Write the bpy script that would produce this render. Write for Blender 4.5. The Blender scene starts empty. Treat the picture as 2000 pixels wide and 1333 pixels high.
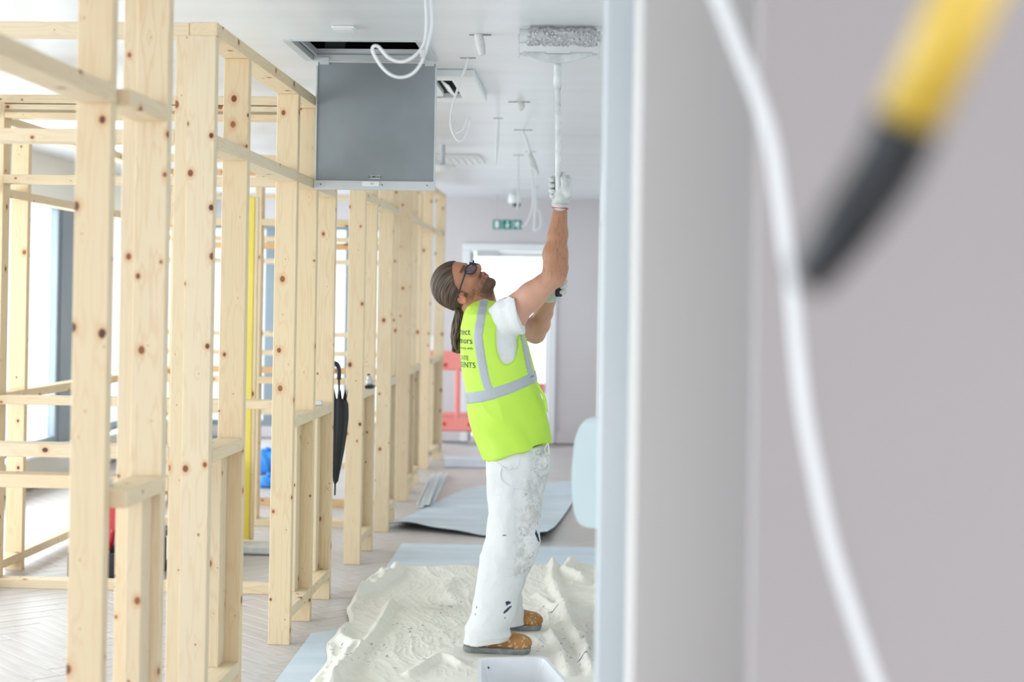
import bpy, bmesh, math, random
import numpy as np
from mathutils import Vector, Matrix, Euler
from mathutils.bvhtree import BVHTree
random.seed(7); np.random.seed(7)
SC = bpy.context.scene
COL = SC.collection

# ------------------------------------------------------------------ camera
FPX = 3000.0                      # focal length in pixels of a 2000 px wide frame
YAW, PITCH, ROLL, SHY = 0.0500, math.radians(0.4), 0.0160, -0.0489
CAM = Vector((0, 0, 1.5))
_f = Vector((-math.sin(YAW)*math.cos(PITCH), math.cos(YAW)*math.cos(PITCH), math.sin(PITCH)))
_r = Vector((math.cos(YAW), math.sin(YAW), 0)); _u = _r.cross(_f)
RX = math.cos(ROLL)*_r + math.sin(ROLL)*_u
UX = -math.sin(ROLL)*_r + math.cos(ROLL)*_u
cam_data = bpy.data.cameras.new('camera'); cam = bpy.data.objects.new('camera', cam_data); COL.objects.link(cam)
cam_data.sensor_width = 36.0; cam_data.lens = 36.0*FPX/2000.0; cam_data.shift_y = SHY
cam_data.dof.use_dof = True; cam_data.dof.focus_distance = 6.5; cam_data.dof.aperture_fstop = 2.0
cam_data.clip_start = 0.05
m = Matrix((( RX.x, UX.x, -_f.x, CAM.x), (RX.y, UX.y, -_f.y, CAM.y), (RX.z, UX.z, -_f.z, CAM.z), (0, 0, 0, 1)))
cam.matrix_world = m
SC.camera = cam

# ------------------------------------------------------------------ daylight and exposure
world = bpy.data.worlds.new('overcast_sky'); SC.world = world; world.use_nodes = True
bg = world.node_tree.nodes['Background']
bg.inputs[0].default_value = (0.90, 0.95, 1.0, 1); bg.inputs[1].default_value = 1.6
def area(name, loc, rot, sx, sy, power, colr=(1, 1, 1)):
    l = bpy.data.lights.new(name, 'AREA'); l.shape = 'RECTANGLE'; l.size = sx; l.size_y = sy; l.energy = power; l.color = colr
    o = bpy.data.objects.new(name, l); o.location = loc; o.rotation_euler = rot; COL.objects.link(o); return o
# daylight through the glazed front behind the camera and through the window wall on the left
_s = bpy.data.lights.new('low_hazy_sun', 'SUN'); _s.energy = 0.78; _s.angle = math.radians(38); _s.color = (1.0, 0.985, 0.965)
_so = bpy.data.objects.new('low_hazy_sun', _s); COL.objects.link(_so); _so.rotation_euler = Vector((-0.10, 1.0, -0.05)).to_track_quat('-Z', 'Y').to_euler()
area('window_daylight', (-4.75, 8.0, 1.35), (math.radians(90), 0, math.radians(-90)), 17.0, 2.1, 640, (0.93, 0.97, 1.0))
SC.view_settings.view_transform = 'Standard'; SC.view_settings.look = 'None'
SC.view_settings.exposure = 0.17; SC.view_settings.gamma = 1.0; SC.view_settings.use_curve_mapping = False

# ------------------------------------------------------------------ helpers
def ray(px, py):
    return RX*((px-1000)/FPX) - UX*((py-666.5-SHY*2000)/FPX) + _f
def P(px, py, Y):                 # point of the sight line at depth Y
    d = ray(px, py); return CAM + d*(Y/d.y)
def G(px, py, z=0.0):             # point of the sight line at height z
    d = ray(px, py); return CAM + d*((z-1.5)/d.z)

def tag(o, label=None, cat=None, group=None, kind=None):
    if label: o['label'] = label
    if cat: o['category'] = cat
    if group: o['group'] = group
    if kind: o['kind'] = kind
    return o
def thing(name, label, cat, loc=(0, 0, 0), rot=(0, 0, 0), group=None):
    o = bpy.data.objects.new(name, None); COL.objects.link(o); o.empty_display_size = 0.1
    o.location = loc; o.rotation_euler = rot
    return tag(o, label, cat, group)
def mobj(name, verts, faces, mat=None, parent=None, smooth=False, world=False):
    me = bpy.data.meshes.new(name); me.from_pydata([tuple(v) for v in verts], [], [tuple(f) for f in faces]); me.update()
    return link(name, me, mat, parent, smooth, world)
def link(name, me, mat=None, parent=None, smooth=False, world=False):
    if smooth: me.polygons.foreach_set('use_smooth', [True]*len(me.polygons))
    o = bpy.data.objects.new(name, me); COL.objects.link(o)
    if mat: me.materials.clear(); me.materials.append(mat)
    if parent:
        o.parent = parent
        if world: o.matrix_parent_inverse = wm(parent).inverted()
    return o
def wm(o):
    m = Matrix.LocRotScale(o.location, o.rotation_euler, o.scale)
    if o.parent: m = wm(o.parent) @ o.matrix_parent_inverse @ m
    return m
def bmo(name, bm, mat=None, parent=None, smooth=False, world=False):
    me = bpy.data.meshes.new(name); bm.normal_update(); bm.to_mesh(me); bm.free()
    return link(name, me, mat, parent, smooth, world)
def bbox(bm, cx, cy, cz, sx, sy, sz, bev=0.0, rot=None):
    r = bmesh.ops.create_cube(bm, size=1.0); vs = r['verts']
    bmesh.ops.scale(bm, vec=(sx, sy, sz), verts=vs)
    if bev > 0:
        es = list({e for v in vs for e in v.link_edges})
        rr = bmesh.ops.bevel(bm, geom=es, offset=bev, segments=1, profile=0.5, affect='EDGES')
        vs = list({v for f in rr['faces'] for v in f.verts} | {v for v in vs if v.is_valid})
    if rot: bmesh.ops.rotate(bm, verts=vs, cent=(0, 0, 0), matrix=rot)
    bmesh.ops.translate(bm, vec=(cx, cy, cz), verts=vs)
    return vs
def box(name, cx, cy, cz, sx, sy, sz, mat, parent=None, bev=0.0, world=True):
    bm = bmesh.new(); bbox(bm, 0, 0, 0, sx, sy, sz, bev)
    o = bmo(name, bm, mat, parent, world=world); o.location = (cx, cy, cz); return o
def tube(bm, pts, rad, seg=10, caps=True):
    pts = [Vector(p) for p in pts]; n = len(pts); rings = []
    rr = rad if hasattr(rad, '__len__') else [rad]*n
    up = Vector((0, 0, 1)); t0 = (pts[1]-pts[0]).normalized()
    if abs(t0.dot(up)) > 0.95: up = Vector((1, 0, 0))
    a = t0.cross(up).normalized()
    for i, p in enumerate(pts):
        t = (pts[min(i+1, n-1)]-pts[max(i-1, 0)]).normalized()
        a = (a - t*a.dot(t)).normalized(); b = t.cross(a)
        rings.append([bm.verts.new(p + (a*math.cos(k*2*math.pi/seg) + b*math.sin(k*2*math.pi/seg))*rr[i]) for k in range(seg)])
    for i in range(n-1):
        for k in range(seg):
            bm.faces.new((rings[i][k], rings[i][(k+1) % seg], rings[i+1][(k+1) % seg], rings[i+1][k]))
    if caps: bm.faces.new(rings[0][::-1]); bm.faces.new(rings[-1])
    return rings
def smoothpath(pts, n=8):         # Catmull-Rom
    pts = [Vector(p) for p in pts]; q = [pts[0]*2-pts[1]] + pts + [pts[-1]*2-pts[-2]]; out = []
    for i in range(1, len(q)-2):
        for k in range(n):
            t = k/n; a, b, c, d = q[i-1], q[i], q[i+1], q[i+2]
            out.append(0.5*((2*b)+(c-a)*t+(2*a-5*b+4*c-d)*t*t+(3*b-a-3*c+d)*t**3))
    out.append(pts[-1]); return out
def tubeobj(name, pts, rad, mat, parent=None, seg=10, smooth=True, n=8, path=True):
    bm = bmesh.new(); p = smoothpath(pts, n) if path else pts
    if hasattr(rad, '__len__') and path:
        m = len(rad); rad = [float(np.interp(i/(len(p)-1)*(m-1), range(m), rad)) for i in range(len(p))]
    tube(bm, p, rad, seg); return bmo(name, bm, mat, parent, smooth, world=True)

# ------------------------------------------------------------------ materials
def mat_(name, col, rough=0.6, metal=0.0, spec=0.5):
    mt = bpy.data.materials.new(name); mt.use_nodes = True; nt = mt.node_tree
    b = nt.nodes['Principled BSDF']; b.inputs['Base Color'].default_value = (*col, 1)
    b.inputs['Roughness'].default_value = rough; b.inputs['Metallic'].default_value = metal
    b.inputs['Specular IOR Level'].default_value = spec
    return mt, nt, b
def nd(nt, t, **kw):
    n = nt.nodes.new(t)
    for k, v in kw.items():
        if k.startswith('i_'): n.inputs[k[2:].replace('_', ' ')].default_value = v
        else: setattr(n, k, v)
    return n
def noisy(name, c1, c2, scale=5.0, rough=0.6, metal=0.0, bump=0.0, bscale=60.0, stretch=(1, 1, 1), coord='Object', detail=4.0, spec=0.5, lo=0.35, hi=0.65):
    mt, nt, b = mat_(name, c1, rough, metal, spec); L = nt.links
    tc = nd(nt, 'ShaderNodeTexCoord'); mp = nd(nt, 'ShaderNodeMapping'); mp.inputs['Scale'].default_value = stretch
    L.new(tc.outputs[coord], mp.inputs[0])
    no = nd(nt, 'ShaderNodeTexNoise', i_Scale=scale, i_Detail=detail); L.new(mp.outputs[0], no.inputs['Vector'])
    cr = nd(nt, 'ShaderNodeValToRGB'); cr.color_ramp.elements[0].position = lo; cr.color_ramp.elements[1].position = hi
    cr.color_ramp.elements[0].color = (*c1, 1); cr.color_ramp.elements[1].color = (*c2, 1)
    L.new(no.outputs[0], cr.inputs[0]); L.new(cr.outputs[0], b.inputs['Base Color'])
    if bump > 0:
        n2 = nd(nt, 'ShaderNodeTexNoise', i_Scale=bscale, i_Detail=3.0); L.new(mp.outputs[0], n2.inputs['Vector'])
        bp = nd(nt, 'ShaderNodeBump', i_Strength=bump, i_Distance=0.01); L.new(n2.outputs[0], bp.inputs['Height']); L.new(bp.outputs[0], b.inputs['Normal'])
    return mt
def pine(name, base, dark, knotamt=1.0):
    mt, nt, b = mat_(name, base, 0.55, 0, 0.3); L = nt.links
    tc = nd(nt, 'ShaderNodeTexCoord'); oi = nd(nt, 'ShaderNodeObjectInfo')
    off = nd(nt, 'ShaderNodeVectorMath', operation='SCALE'); off.inputs[0].default_value = (13.7, 7.1, 31.3)
    L.new(oi.outputs['Random'], off.inputs['Scale'])
    ad = nd(nt, 'ShaderNodeVectorMath', operation='ADD'); L.new(tc.outputs['Object'], ad.inputs[0]); L.new(off.outputs[0], ad.inputs[1])
    # knots: cells in the x-z plane of the board
    sp = nd(nt, 'ShaderNodeSeparateXYZ'); L.new(ad.outputs[0], sp.inputs[0])
    xs = nd(nt, 'ShaderNodeMath', operation='MULTIPLY_ADD'); L.new(sp.outputs['X'], xs.inputs[0]); xs.inputs[1].default_value = 13.0
    ys = nd(nt, 'ShaderNodeMath', operation='MULTIPLY'); L.new(sp.outputs['Y'], ys.inputs[0]); ys.inputs[1].default_value = 13.0
    L.new(ys.outputs[0], xs.inputs[2])
    zs = nd(nt, 'ShaderNodeMath', operation='MULTIPLY'); L.new(sp.outputs['Z'], zs.inputs[0]); zs.inputs[1].default_value = 3.9
    cb = nd(nt, 'ShaderNodeCombineXYZ'); L.new(xs.outputs[0], cb.inputs[0]); L.new(zs.outputs[0], cb.inputs[1])
    # equalise distances: scale x to keep knots slightly tall ellipses
    vo = nd(nt, 'ShaderNodeTexVoronoi', voronoi_dimensions='2D', feature='F1', i_Scale=1.0); L.new(cb.outputs[0], vo.inputs['Vector'])
    # anisotropic distance from cell centre
    df = nd(nt, 'ShaderNodeVectorMath', operation='SUBTRACT'); L.new(cb.outputs[0], df.inputs[0]); L.new(vo.outputs['Position'], df.inputs[1])
    sc = nd(nt, 'ShaderNodeVectorMath', operation='MULTIPLY'); L.new(df.outputs[0], sc.inputs[0]); sc.inputs[1].default_value = (1/13.0, 1/3.9*0.8, 1)
    ln = nd(nt, 'ShaderNodeVectorMath', operation='LENGTH'); L.new(sc.outputs[0], ln.inputs[0])
    sx = nd(nt, 'ShaderNodeSeparateXYZ'); L.new(vo.outputs['Color'], sx.inputs[0])
    # knot radius by cell colour; a third of the cells have none
    rd = nd(nt, 'ShaderNodeMapRange'); L.new(sx.outputs[0], rd.inputs[0]); rd.inputs[1].default_value = 0.40; rd.inputs[2].default_value = 1.0
    rd.inputs[3].default_value = 0.0015; rd.inputs[4].default_value = 0.0115*knotamt
    dv = nd(nt, 'ShaderNodeMath', operation='DIVIDE'); L.new(ln.outputs['Value'], dv.inputs[0]); L.new(rd.outputs[0], dv.inputs[1])
    # grain: bands across x distorted by noise and bent round the knots
    gm = nd(nt, 'ShaderNodeMapping'); gm.inputs['Scale'].default_value = (1, 1, 0.045); L.new(ad.outputs[0], gm.inputs[0])
    n1 = nd(nt, 'ShaderNodeTexNoise', i_Scale=22.0, i_Detail=2.0, i_Roughness=0.5); L.new(gm.outputs[0], n1.inputs['Vector'])
    ex = nd(nt, 'ShaderNodeMath', operation='MULTIPLY'); L.new(ln.outputs['Value'], ex.inputs[0]); ex.inputs[1].default_value = -38.0
    ee = nd(nt, 'ShaderNodeMath', operation='EXPONENT'); L.new(ex.outputs[0], ee.inputs[0])
    sm = nd(nt, 'ShaderNodeMath', operation='MULTIPLY_ADD'); L.new(ee.outputs[0], sm.inputs[0]); sm.inputs[1].default_value = 0.18; L.new(n1.outputs[0], sm.inputs[2])
    fr = nd(nt, 'ShaderNodeMath', operation='MULTIPLY'); L.new(sm.outputs[0], fr.inputs[0]); fr.inputs[1].default_value = 42.0
    sn = nd(nt, 'ShaderNodeMath', operation='SINE'); L.new(fr.outputs[0], sn.inputs[0])
    gr = nd(nt, 'ShaderNodeValToRGB'); L.new(sn.outputs[0], gr.inputs[0])
    gr.color_ramp.elements[0].position = 0.35; gr.color_ramp.elements[1].position = 1.0
    gr.color_ramp.elements[0].color = (0, 0, 0, 1); gr.color_ramp.elements[1].color = (0.55, 0.55, 0.55, 1)
    n3 = nd(nt, 'ShaderNodeTexNoise', i_Scale=4.0, i_Detail=1.0); L.new(gm.outputs[0], n3.inputs['Vector'])
    mg = nd(nt, 'ShaderNodeMath', operation='MULTIPLY'); L.new(gr.outputs[0], mg.inputs[0]); L.new(n3.outputs[0], mg.inputs[1])
    hs = nd(nt, 'ShaderNodeMix', data_type='RGBA'); L.new(oi.outputs['Random'], hs.inputs[0])
    hs.inputs[6].default_value = (*base, 1); hs.inputs[7].default_value = (base[0]*1.0, base[1]*0.95, base[2]*0.86, 1)
    c1 = nd(nt, 'ShaderNodeMix', data_type='RGBA'); L.new(mg.outputs[0], c1.inputs[0]); L.new(hs.outputs[2], c1.inputs[6]); c1.inputs[7].default_value = (*dark, 1)
    # halo and knot
    ha = nd(nt, 'ShaderNodeMapRange'); L.new(dv.outputs[0], ha.inputs[0]); ha.inputs[1].default_value = 2.6; ha.inputs[2].default_value = 1.0; ha.inputs[3].default_value = 0; ha.inputs[4].default_value = 0.55
    c2 = nd(nt, 'ShaderNodeMix', data_type='RGBA'); L.new(ha.outputs[0], c2.inputs[0]); L.new(c1.outputs[2], c2.inputs[6]); c2.inputs[7].default_value = (dark[0]*0.95, dark[1]*0.72, dark[2]*0.55, 1)
    kn = nd(nt, 'ShaderNodeMapRange'); L.new(dv.outputs[0], kn.inputs[0]); kn.inputs[1].default_value = 1.1; kn.inputs[2].default_value = 0.85; kn.inputs[3].default_value = 0; kn.inputs[4].default_value = 1.0
    kc = nd(nt, 'ShaderNodeMix', data_type='RGBA'); L.new(sx.outputs[1], kc.inputs[0]); kc.inputs[6].default_value = (0.10, 0.045, 0.028, 1); kc.inputs[7].default_value = (0.33, 0.13, 0.06, 1)
    c3 = nd(nt, 'ShaderNodeMix', data_type='RGBA'); L.new(kn.outputs[0], c3.inputs[0]); L.new(c2.outputs[2], c3.inputs[6]); L.new(kc.outputs[2], c3.inputs[7])
    L.new(c3.outputs[2], b.inputs['Base Color'])
    return mt
M = {}
M['pine'] = pine('pine', (0.755, 0.63, 0.45), (0.66, 0.43, 0.25))
M['pine_warm'] = pine('pine_warm', (0.70, 0.47, 0.26), (0.48, 0.25, 0.10))
M['ceiling'] = noisy('ceiling_paint', (0.70, 0.715, 0.74), (0.755, 0.765, 0.785), 1.2, rough=0.32, bump=0.06, bscale=14, stretch=(0.5, 3, 1), spec=0.35)
M['wall'] = noisy('wall_paint', (0.60, 0.57, 0.585), (0.63, 0.60, 0.61), 0.8, rough=0.8, bump=0.02, bscale=90)
M['wall_mauve'] = noisy('mauve_wall_paint', (0.41, 0.372, 0.376), (0.435, 0.395, 0.398), 0.9, rough=0.8, bump=0.02, bscale=90)
M['wall_pier'] = noisy('pale_pier_paint', (0.60, 0.575, 0.56), (0.62, 0.595, 0.58), 0.9, rough=0.8)
M['wall_cream'] = noisy('cream_paint', (0.78, 0.765, 0.69), (0.82, 0.80, 0.73), 0.8, rough=0.8)
M['white'] = noisy('white_satin', (0.76, 0.79, 0.81), (0.80, 0.825, 0.84), 2.0, rough=0.45)
M['lining'] = noisy('pale_blue_white_lining', (0.60, 0.635, 0.665), (0.63, 0.665, 0.69), 2.0, rough=0.6)
M['plastic'] = noisy('white_plastic', (0.80, 0.81, 0.82), (0.84, 0.85, 0.86), 6.0, rough=0.4)
M['cable'] = noisy('white_cable', (0.76, 0.77, 0.78), (0.80, 0.81, 0.82), 8.0, rough=0.45)
M['tape'] = noisy('masking_wrap', (0.60, 0.61, 0.60), (0.72, 0.72, 0.71), 18.0, rough=0.6)
M['floor'] = noisy('oak_plank', (0.50, 0.455, 0.44), (0.60, 0.555, 0.535), 3.0, rough=0.42, bump=0.05, bscale=30, stretch=(1, 10, 1), spec=0.4)
M['joint'] = noisy('plank_joint', (0.33, 0.29, 0.28), (0.37, 0.33, 0.31), 3.0, rough=0.7)
M['galv'] = noisy('galvanised_steel', (0.235, 0.265, 0.285), (0.275, 0.305, 0.325), 3.0, rough=0.5, metal=0.35, bump=0.04, bscale=160)
M['alu'] = noisy('hatch_frame_grey', (0.52, 0.54, 0.55), (0.58, 0.60, 0.61), 3.0, rough=0.45, metal=0.2)
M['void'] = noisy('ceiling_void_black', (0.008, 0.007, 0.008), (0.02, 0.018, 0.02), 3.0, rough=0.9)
M['black'] = noisy('black_plastic', (0.012, 0.013, 0.016), (0.022, 0.023, 0.027), 6.0, rough=0.4)
M['blackcloth'] = noisy('black_nylon', (0.010, 0.013, 0.017), (0.02, 0.024, 0.03), 6.0, rough=0.6)
M['dkframe'] = noisy('blue_grey_metal', (0.20, 0.245, 0.28), (0.23, 0.275, 0.31), 2.0, rough=0.5)
M['redplastic'] = noisy('red_barrier_plastic', (0.90, 0.26, 0.24), (0.94, 0.32, 0.29), 2.0, rough=0.5)
M['red'] = noisy('red_plastic', (0.50, 0.03, 0.04), (0.58, 0.05, 0.05), 4.0, rough=0.4)
M['yellow'] = noisy('yellow_board', (0.78, 0.64, 0.10), (0.84, 0.70, 0.16), 2.0, rough=0.5)
M['pvcyellow'] = noisy('yellow_pole_paint', (0.72, 0.48, 0.06), (0.78, 0.53, 0.09), 4.0, rough=0.4)
M['blue'] = noisy('blue_bag_plastic', (0.02, 0.22, 0.75), (0.04, 0.30, 0.85), 6.0, rough=0.5)
M['bluesheet'] = noisy('blue_grey_board', (0.55, 0.63, 0.71), (0.64, 0.715, 0.78), 2.2, rough=0.6, bump=0.12, bscale=9, stretch=(1, 3, 1))
M['darkedge'] = noisy('dark_board_edge', (0.03, 0.06, 0.075), (0.05, 0.08, 0.095), 4.0, rough=0.6)
M['green'] = noisy('sign_green', (0.0, 0.20, 0.18), (0.0, 0.23, 0.20), 3.0, rough=0.4)
M['signwhite'] = noisy('sign_white', (0.80, 0.86, 0.85), (0.84, 0.89, 0.88), 3.0, rough=0.4)
M['trousersw'] = noisy('white', (0.8, 0.8, 0.8), (0.8, 0.8, 0.8), 3.0)
def glass_mat():
    mt = bpy.data.materials.new('window_glass'); mt.use_nodes = True; nt = mt.node_tree; nt.nodes.clear()
    o = nd(nt, 'ShaderNodeOutputMaterial'); t = nd(nt, 'ShaderNodeBsdfTransparent'); t.inputs[0].default_value = (0.93, 0.96, 0.97, 1)
    g = nd(nt, 'ShaderNodeBsdfGlossy'); g.inputs['Roughness'].default_value = 0.02
    fr = nd(nt, 'ShaderNodeFresnel'); fr.inputs[0].default_value = 1.45; mx = nd(nt, 'ShaderNodeMixShader')
    ge = nd(nt, 'ShaderNodeNewGeometry'); iv = nd(nt, 'ShaderNodeMath', operation='SUBTRACT'); iv.inputs[0].default_value = 0.6; nt.links.new(ge.outputs['Backfacing'], iv.inputs[1])
    ml = nd(nt, 'ShaderNodeMath', operation='MULTIPLY', use_clamp=True); nt.links.new(fr.outputs[0], ml.inputs[0]); nt.links.new(iv.outputs[0], ml.inputs[1]); nt.links.new(ml.outputs[0], mx.inputs[0]); nt.links.new(t.outputs[0], mx.inputs[1]); nt.links.new(g.outputs[0], mx.inputs[2]); nt.links.new(mx.outputs[0], o.inputs[0])
    return mt
M['glass'] = glass_mat()

# ------------------------------------------------------------------ the room
CEIL = 2.60; FARY = 16.35; LEFTX = -4.3
def struct(o, label=None):
    o['kind'] = 'structure'
    if label: o['label'] = label
    return o
struct(box('floor', -1.2, 7.0, -0.06, 7.6, 20.4, 0.10, M['joint'], None))
# ceiling with the square opening of the service hatch
HX0, HX1 = G(553, 78, CEIL).x, G(828, 78, CEIL).x; HY0 = G(690, 78, CEIL).y; HY1 = G(720, 117, CEIL).y
HX0, HX1 = (HX0+G(599, 116, CEIL).x)/2, (HX1+G(855, 120, CEIL).x)/2
bm = bmesh.new(); T = 0.05
X0, X1, Y0, Y1 = -5.0, 2.6, -3.2, FARY+0.1
for (a, b, c, d) in ((X0, HX0, Y0, Y1), (HX1, X1, Y0, Y1), (HX0, HX1, Y0, HY0), (HX0, HX1, HY1, Y1)):
    bbox(bm, (a+b)/2, (c+d)/2, CEIL+T/2, b-a, d-c, T)
struct(bmo('ceiling', bm, M['ceiling']))
# void box above the hatch
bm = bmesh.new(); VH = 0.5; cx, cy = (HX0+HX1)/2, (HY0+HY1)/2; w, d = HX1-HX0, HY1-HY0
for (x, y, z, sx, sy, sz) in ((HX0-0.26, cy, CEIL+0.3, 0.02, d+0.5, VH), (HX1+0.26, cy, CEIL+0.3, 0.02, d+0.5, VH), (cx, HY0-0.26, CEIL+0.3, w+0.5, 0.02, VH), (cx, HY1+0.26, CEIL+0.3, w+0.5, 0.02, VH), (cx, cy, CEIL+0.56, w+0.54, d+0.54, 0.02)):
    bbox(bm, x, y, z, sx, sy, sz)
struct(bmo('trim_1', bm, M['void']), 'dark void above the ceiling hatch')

# far wall with a doorway and, at the left, a glazed bay
DX0, DX1 = P(918, 600, FARY).x, P(1072, 600, FARY).x; DZ = P(990, 491, FARY).z
WX0, WX1 = -4.25, -2.05; WZ0, WZ1 = 0.12, 2.30
bm = bmesh.new()
def wallpiece(bm, x0, x1, z0, z1, y=FARY, t=0.12): bbox(bm, (x0+x1)/2, y+t/2, (z0+z1)/2, x1-x0, t, z1-z0)
wallpiece(bm, LEFTX-0.1, WX0, 0, CEIL); wallpiece(bm, WX0, WX1, 0, WZ0); wallpiece(bm, WX0, WX1, WZ1, CEIL); wallpiece(bm, WX1, DX0, 0, CEIL); wallpiece(bm, DX0, DX1, DZ, CEIL); wallpiece(bm, DX1, 0.3, 0, CEIL)
struct(bmo('wall_far', bm, M['wall']))
# left window wall
WB = 0.28; WT = 2.26
bm = bmesh.new(); 
bbox(bm, LEFTX-0.06, 7.0, WB/2, 0.12, 19.0, WB); bbox(bm, LEFTX-0.06, 7.0, (WT+CEIL)/2, 0.12, 19.0, CEIL-WT)
for y in (-2.2, 1.2, 4.6, 8.1, 12.99, 16.3): bbox(bm, LEFTX-0.06, y, (WB+WT)/2, 0.118, 0.35, WT-WB)
struct(bmo('wall_left', bm, M['wall_cream']))
k = 0
for (y0, y1) in ((-2.02, 1.02), (1.38, 4.42), (4.78, 7.92), (8.28, 12.35), (13.18, 16.12)):
    k += 1
    bm = bmesh.new(); ym = (y0+y1)/2
    for (a, b) in ((y0, y0+0.06), (y1-0.06, y1)): bbox(bm, LEFTX-0.05, (a+b)/2, (WB+WT)/2, 0.07, b-a, WT-WB, 0.004)
    for z in (WB+0.035, WT-0.035): bbox(bm, LEFTX-0.05, ym, z, 0.069, y1-y0-0.12, 0.07, 0.004)
    wf = struct(bmo('window_%d' % k, bm, M['dkframe']))
    n = 3; ww = (y1-y0-0.12)/n
    for i in range(1, n): box('mullion', LEFTX-0.05, y0+0.06+ww*i, (WB+WT)/2, 0.068, 0.05, WT-WB-0.14, M['dkframe'], wf, 0.004)
    for i in range(n): box('pane', LEFTX-0.05, y0+0.06+ww*(i+0.5), (WB+WT)/2, 0.008, ww-0.05, WT-WB-0.14, M['glass'], wf)
    box('window_sill', LEFTX+0.06, ym, WB-0.012, 0.16, y1-y0+0.04, 0.024, M['white'], wf, 0.004)
struct(box('trim_1b', LEFTX-0.05, 12.58, (WB+WT)/2, 0.09, 0.45, WT-WB, M['dkframe'], None, 0.004), 'blue-grey panel beside the left window').name = 'trim_3'
# glazed bay in the far wall
k += 1; bm = bmesh.new(); y = FARY+0.05
for (a, b) in ((WX0, WX0+0.06), (WX1-0.06, WX1)): bbox(bm, (a+b)/2, y, (WZ0+WZ1)/2, b-a, 0.07, WZ1-WZ0, 0.004)
for z in (WZ0+0.03, WZ1-0.03): bbox(bm, (WX0+WX1)/2, y, z, WX1-WX0-0.12, 0.069, 0.06, 0.004)
wf = struct(bmo('window_%d' % k, bm, M['dkframe']))
fx = [P(516, 600, FARY).x, P(538, 600, FARY).x, P(676, 600, FARY).x]
box('closed_panel', (fx[0]+fx[1])/2, y, (WZ0+WZ1)/2, fx[1]-fx[0], 0.066, WZ1-WZ0-0.12, M['dkframe'], wf, 0.004)
box('mullion', fx[2], y, (WZ0+WZ1)/2, 0.035, 0.066, WZ1-WZ0-0.12, M['dkframe'], wf, 0.004)
for (a, b) in ((WX0+0.06, fx[0]), (fx[1], fx[2]-0.018), (fx[2]+0.018, WX1-0.06)): box('pane', (a+b)/2, y, (WZ0+WZ1)/2, b-a, 0.008, WZ1-WZ0-0.12, M['glass'], wf)

# right wall of the corridor, the pier and the near wall beside the camera
RWX = 0.105
struct(box('wall_right', RWX+0.06, (3.05+FARY)/2, CEIL/2, 0.12, FARY-3.05, CEIL, M['white']))
PX0, PX1 = P(1249, 592, 2.45).x, P(1478, 592, 2.45).x
struct(box('wall_right_pier', (PX0+PX1)/2+0.06, 2.75, CEIL/2, PX1-PX0+0.12, 0.60, CEIL, M['wall_pier']))
NX = P(1480, 592, 1.85).x
struct(box('wall_right_near', NX+1.0, 1.88, CEIL/2, 2.0, 0.06, CEIL, M['wall_mauve']))
# white door lining at the end of the corridor wall
LX0 = P(1172, 592, 3.25).x
struct(box('trim_2', (LX0+PX0+0.06)/2, 3.18, CEIL/2, PX0+0.06-LX0, 0.16, CEIL, M['lining'], None, 0.006), 'white lining board on the end of the corridor wall')

# far door: lining, glazed leaf, closer
dl = struct(box('door_1', (DX0+DX1)/2, FARY+0.0, DZ+0.04, DX1-DX0+0.16, 0.06, 0.08, M['white'], None, 0.006), 'white lining of the bright far doorway')
for x in (DX0-0.04, DX1+0.04): box('jamb', x, FARY+0.0, DZ/2, 0.08, 0.06, DZ, M['white'], dl, 0.006)
bm = bmesh.new(); lw = DX1-DX0-0.01; y = FARY+0.06; xm = (DX0+DX1)/2
for (x, z, sx, sz) in ((DX0+0.018, DZ/2, 0.025, DZ-0.02), (DX1-0.018, DZ/2, 0.025, DZ-0.02), (xm, 0.12, lw-0.1, 0.22), (xm, DZ-0.035, lw-0.1, 0.05)): bbox(bm, x, y, z, sx, 0.045, sz, 0.004)
lf = bmo('door_leaf', bm, M['white'], dl, world=True)
box('pane', xm, y, (0.23+DZ-0.11)/2, lw-0.1, 0.01, DZ-0.32, M['glass'], lf)
cx0, cx1 = P(931, 495, FARY).x, P(975, 495, FARY).x
box('door_closer', (cx0+cx1)/2, FARY-0.0, P(950, 495, FARY).z, cx1-cx0, 0.05, 0.05, M['alu'], dl, 0.008)
box('door_handle', DX0+0.06, FARY+0.02, 1.0, 0.12, 0.03, 0.02, M['alu'], dl, 0.005)
# doorway trims on the right corridor wall
n = 2
for (y0, y1) in ((9.4, 10.3), (12.8, 13.7)):
    n += 1
    bm = bmesh.new()
    for y in (y0, y1): bbox(bm, RWX-0.011, y, 1.05, 0.022, 0.075, 2.10, 0.003)
    bbox(bm, RWX-0.011, (y0+y1)/2, 2.135, 0.022, y1-y0+0.075, 0.07, 0.003)
    a = struct(bmo('door_%d' % n, bm, M['white']), 'white architrave on the right corridor wall')
    box('door_leaf', RWX-0.004, (y0+y1)/2, 1.05, 0.006, y1-y0-0.08, 2.09, M['white'], a)
bm = bmesh.new(); bbox(bm, (DX1+0.08+RWX)/2, FARY-0.008, 0.055, RWX-DX1-0.08, 0.016, 0.11, 0.003); struct(bmo('baseboard_right', bm, M['wall']))
bm = bmesh.new(); bbox(bm, (WX1+DX0-0.08)/2, FARY-0.008, 0.055, DX0-0.08-WX1, 0.016, 0.11, 0.003); struct(bmo('baseboard_far', bm, M['wall']))

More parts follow.
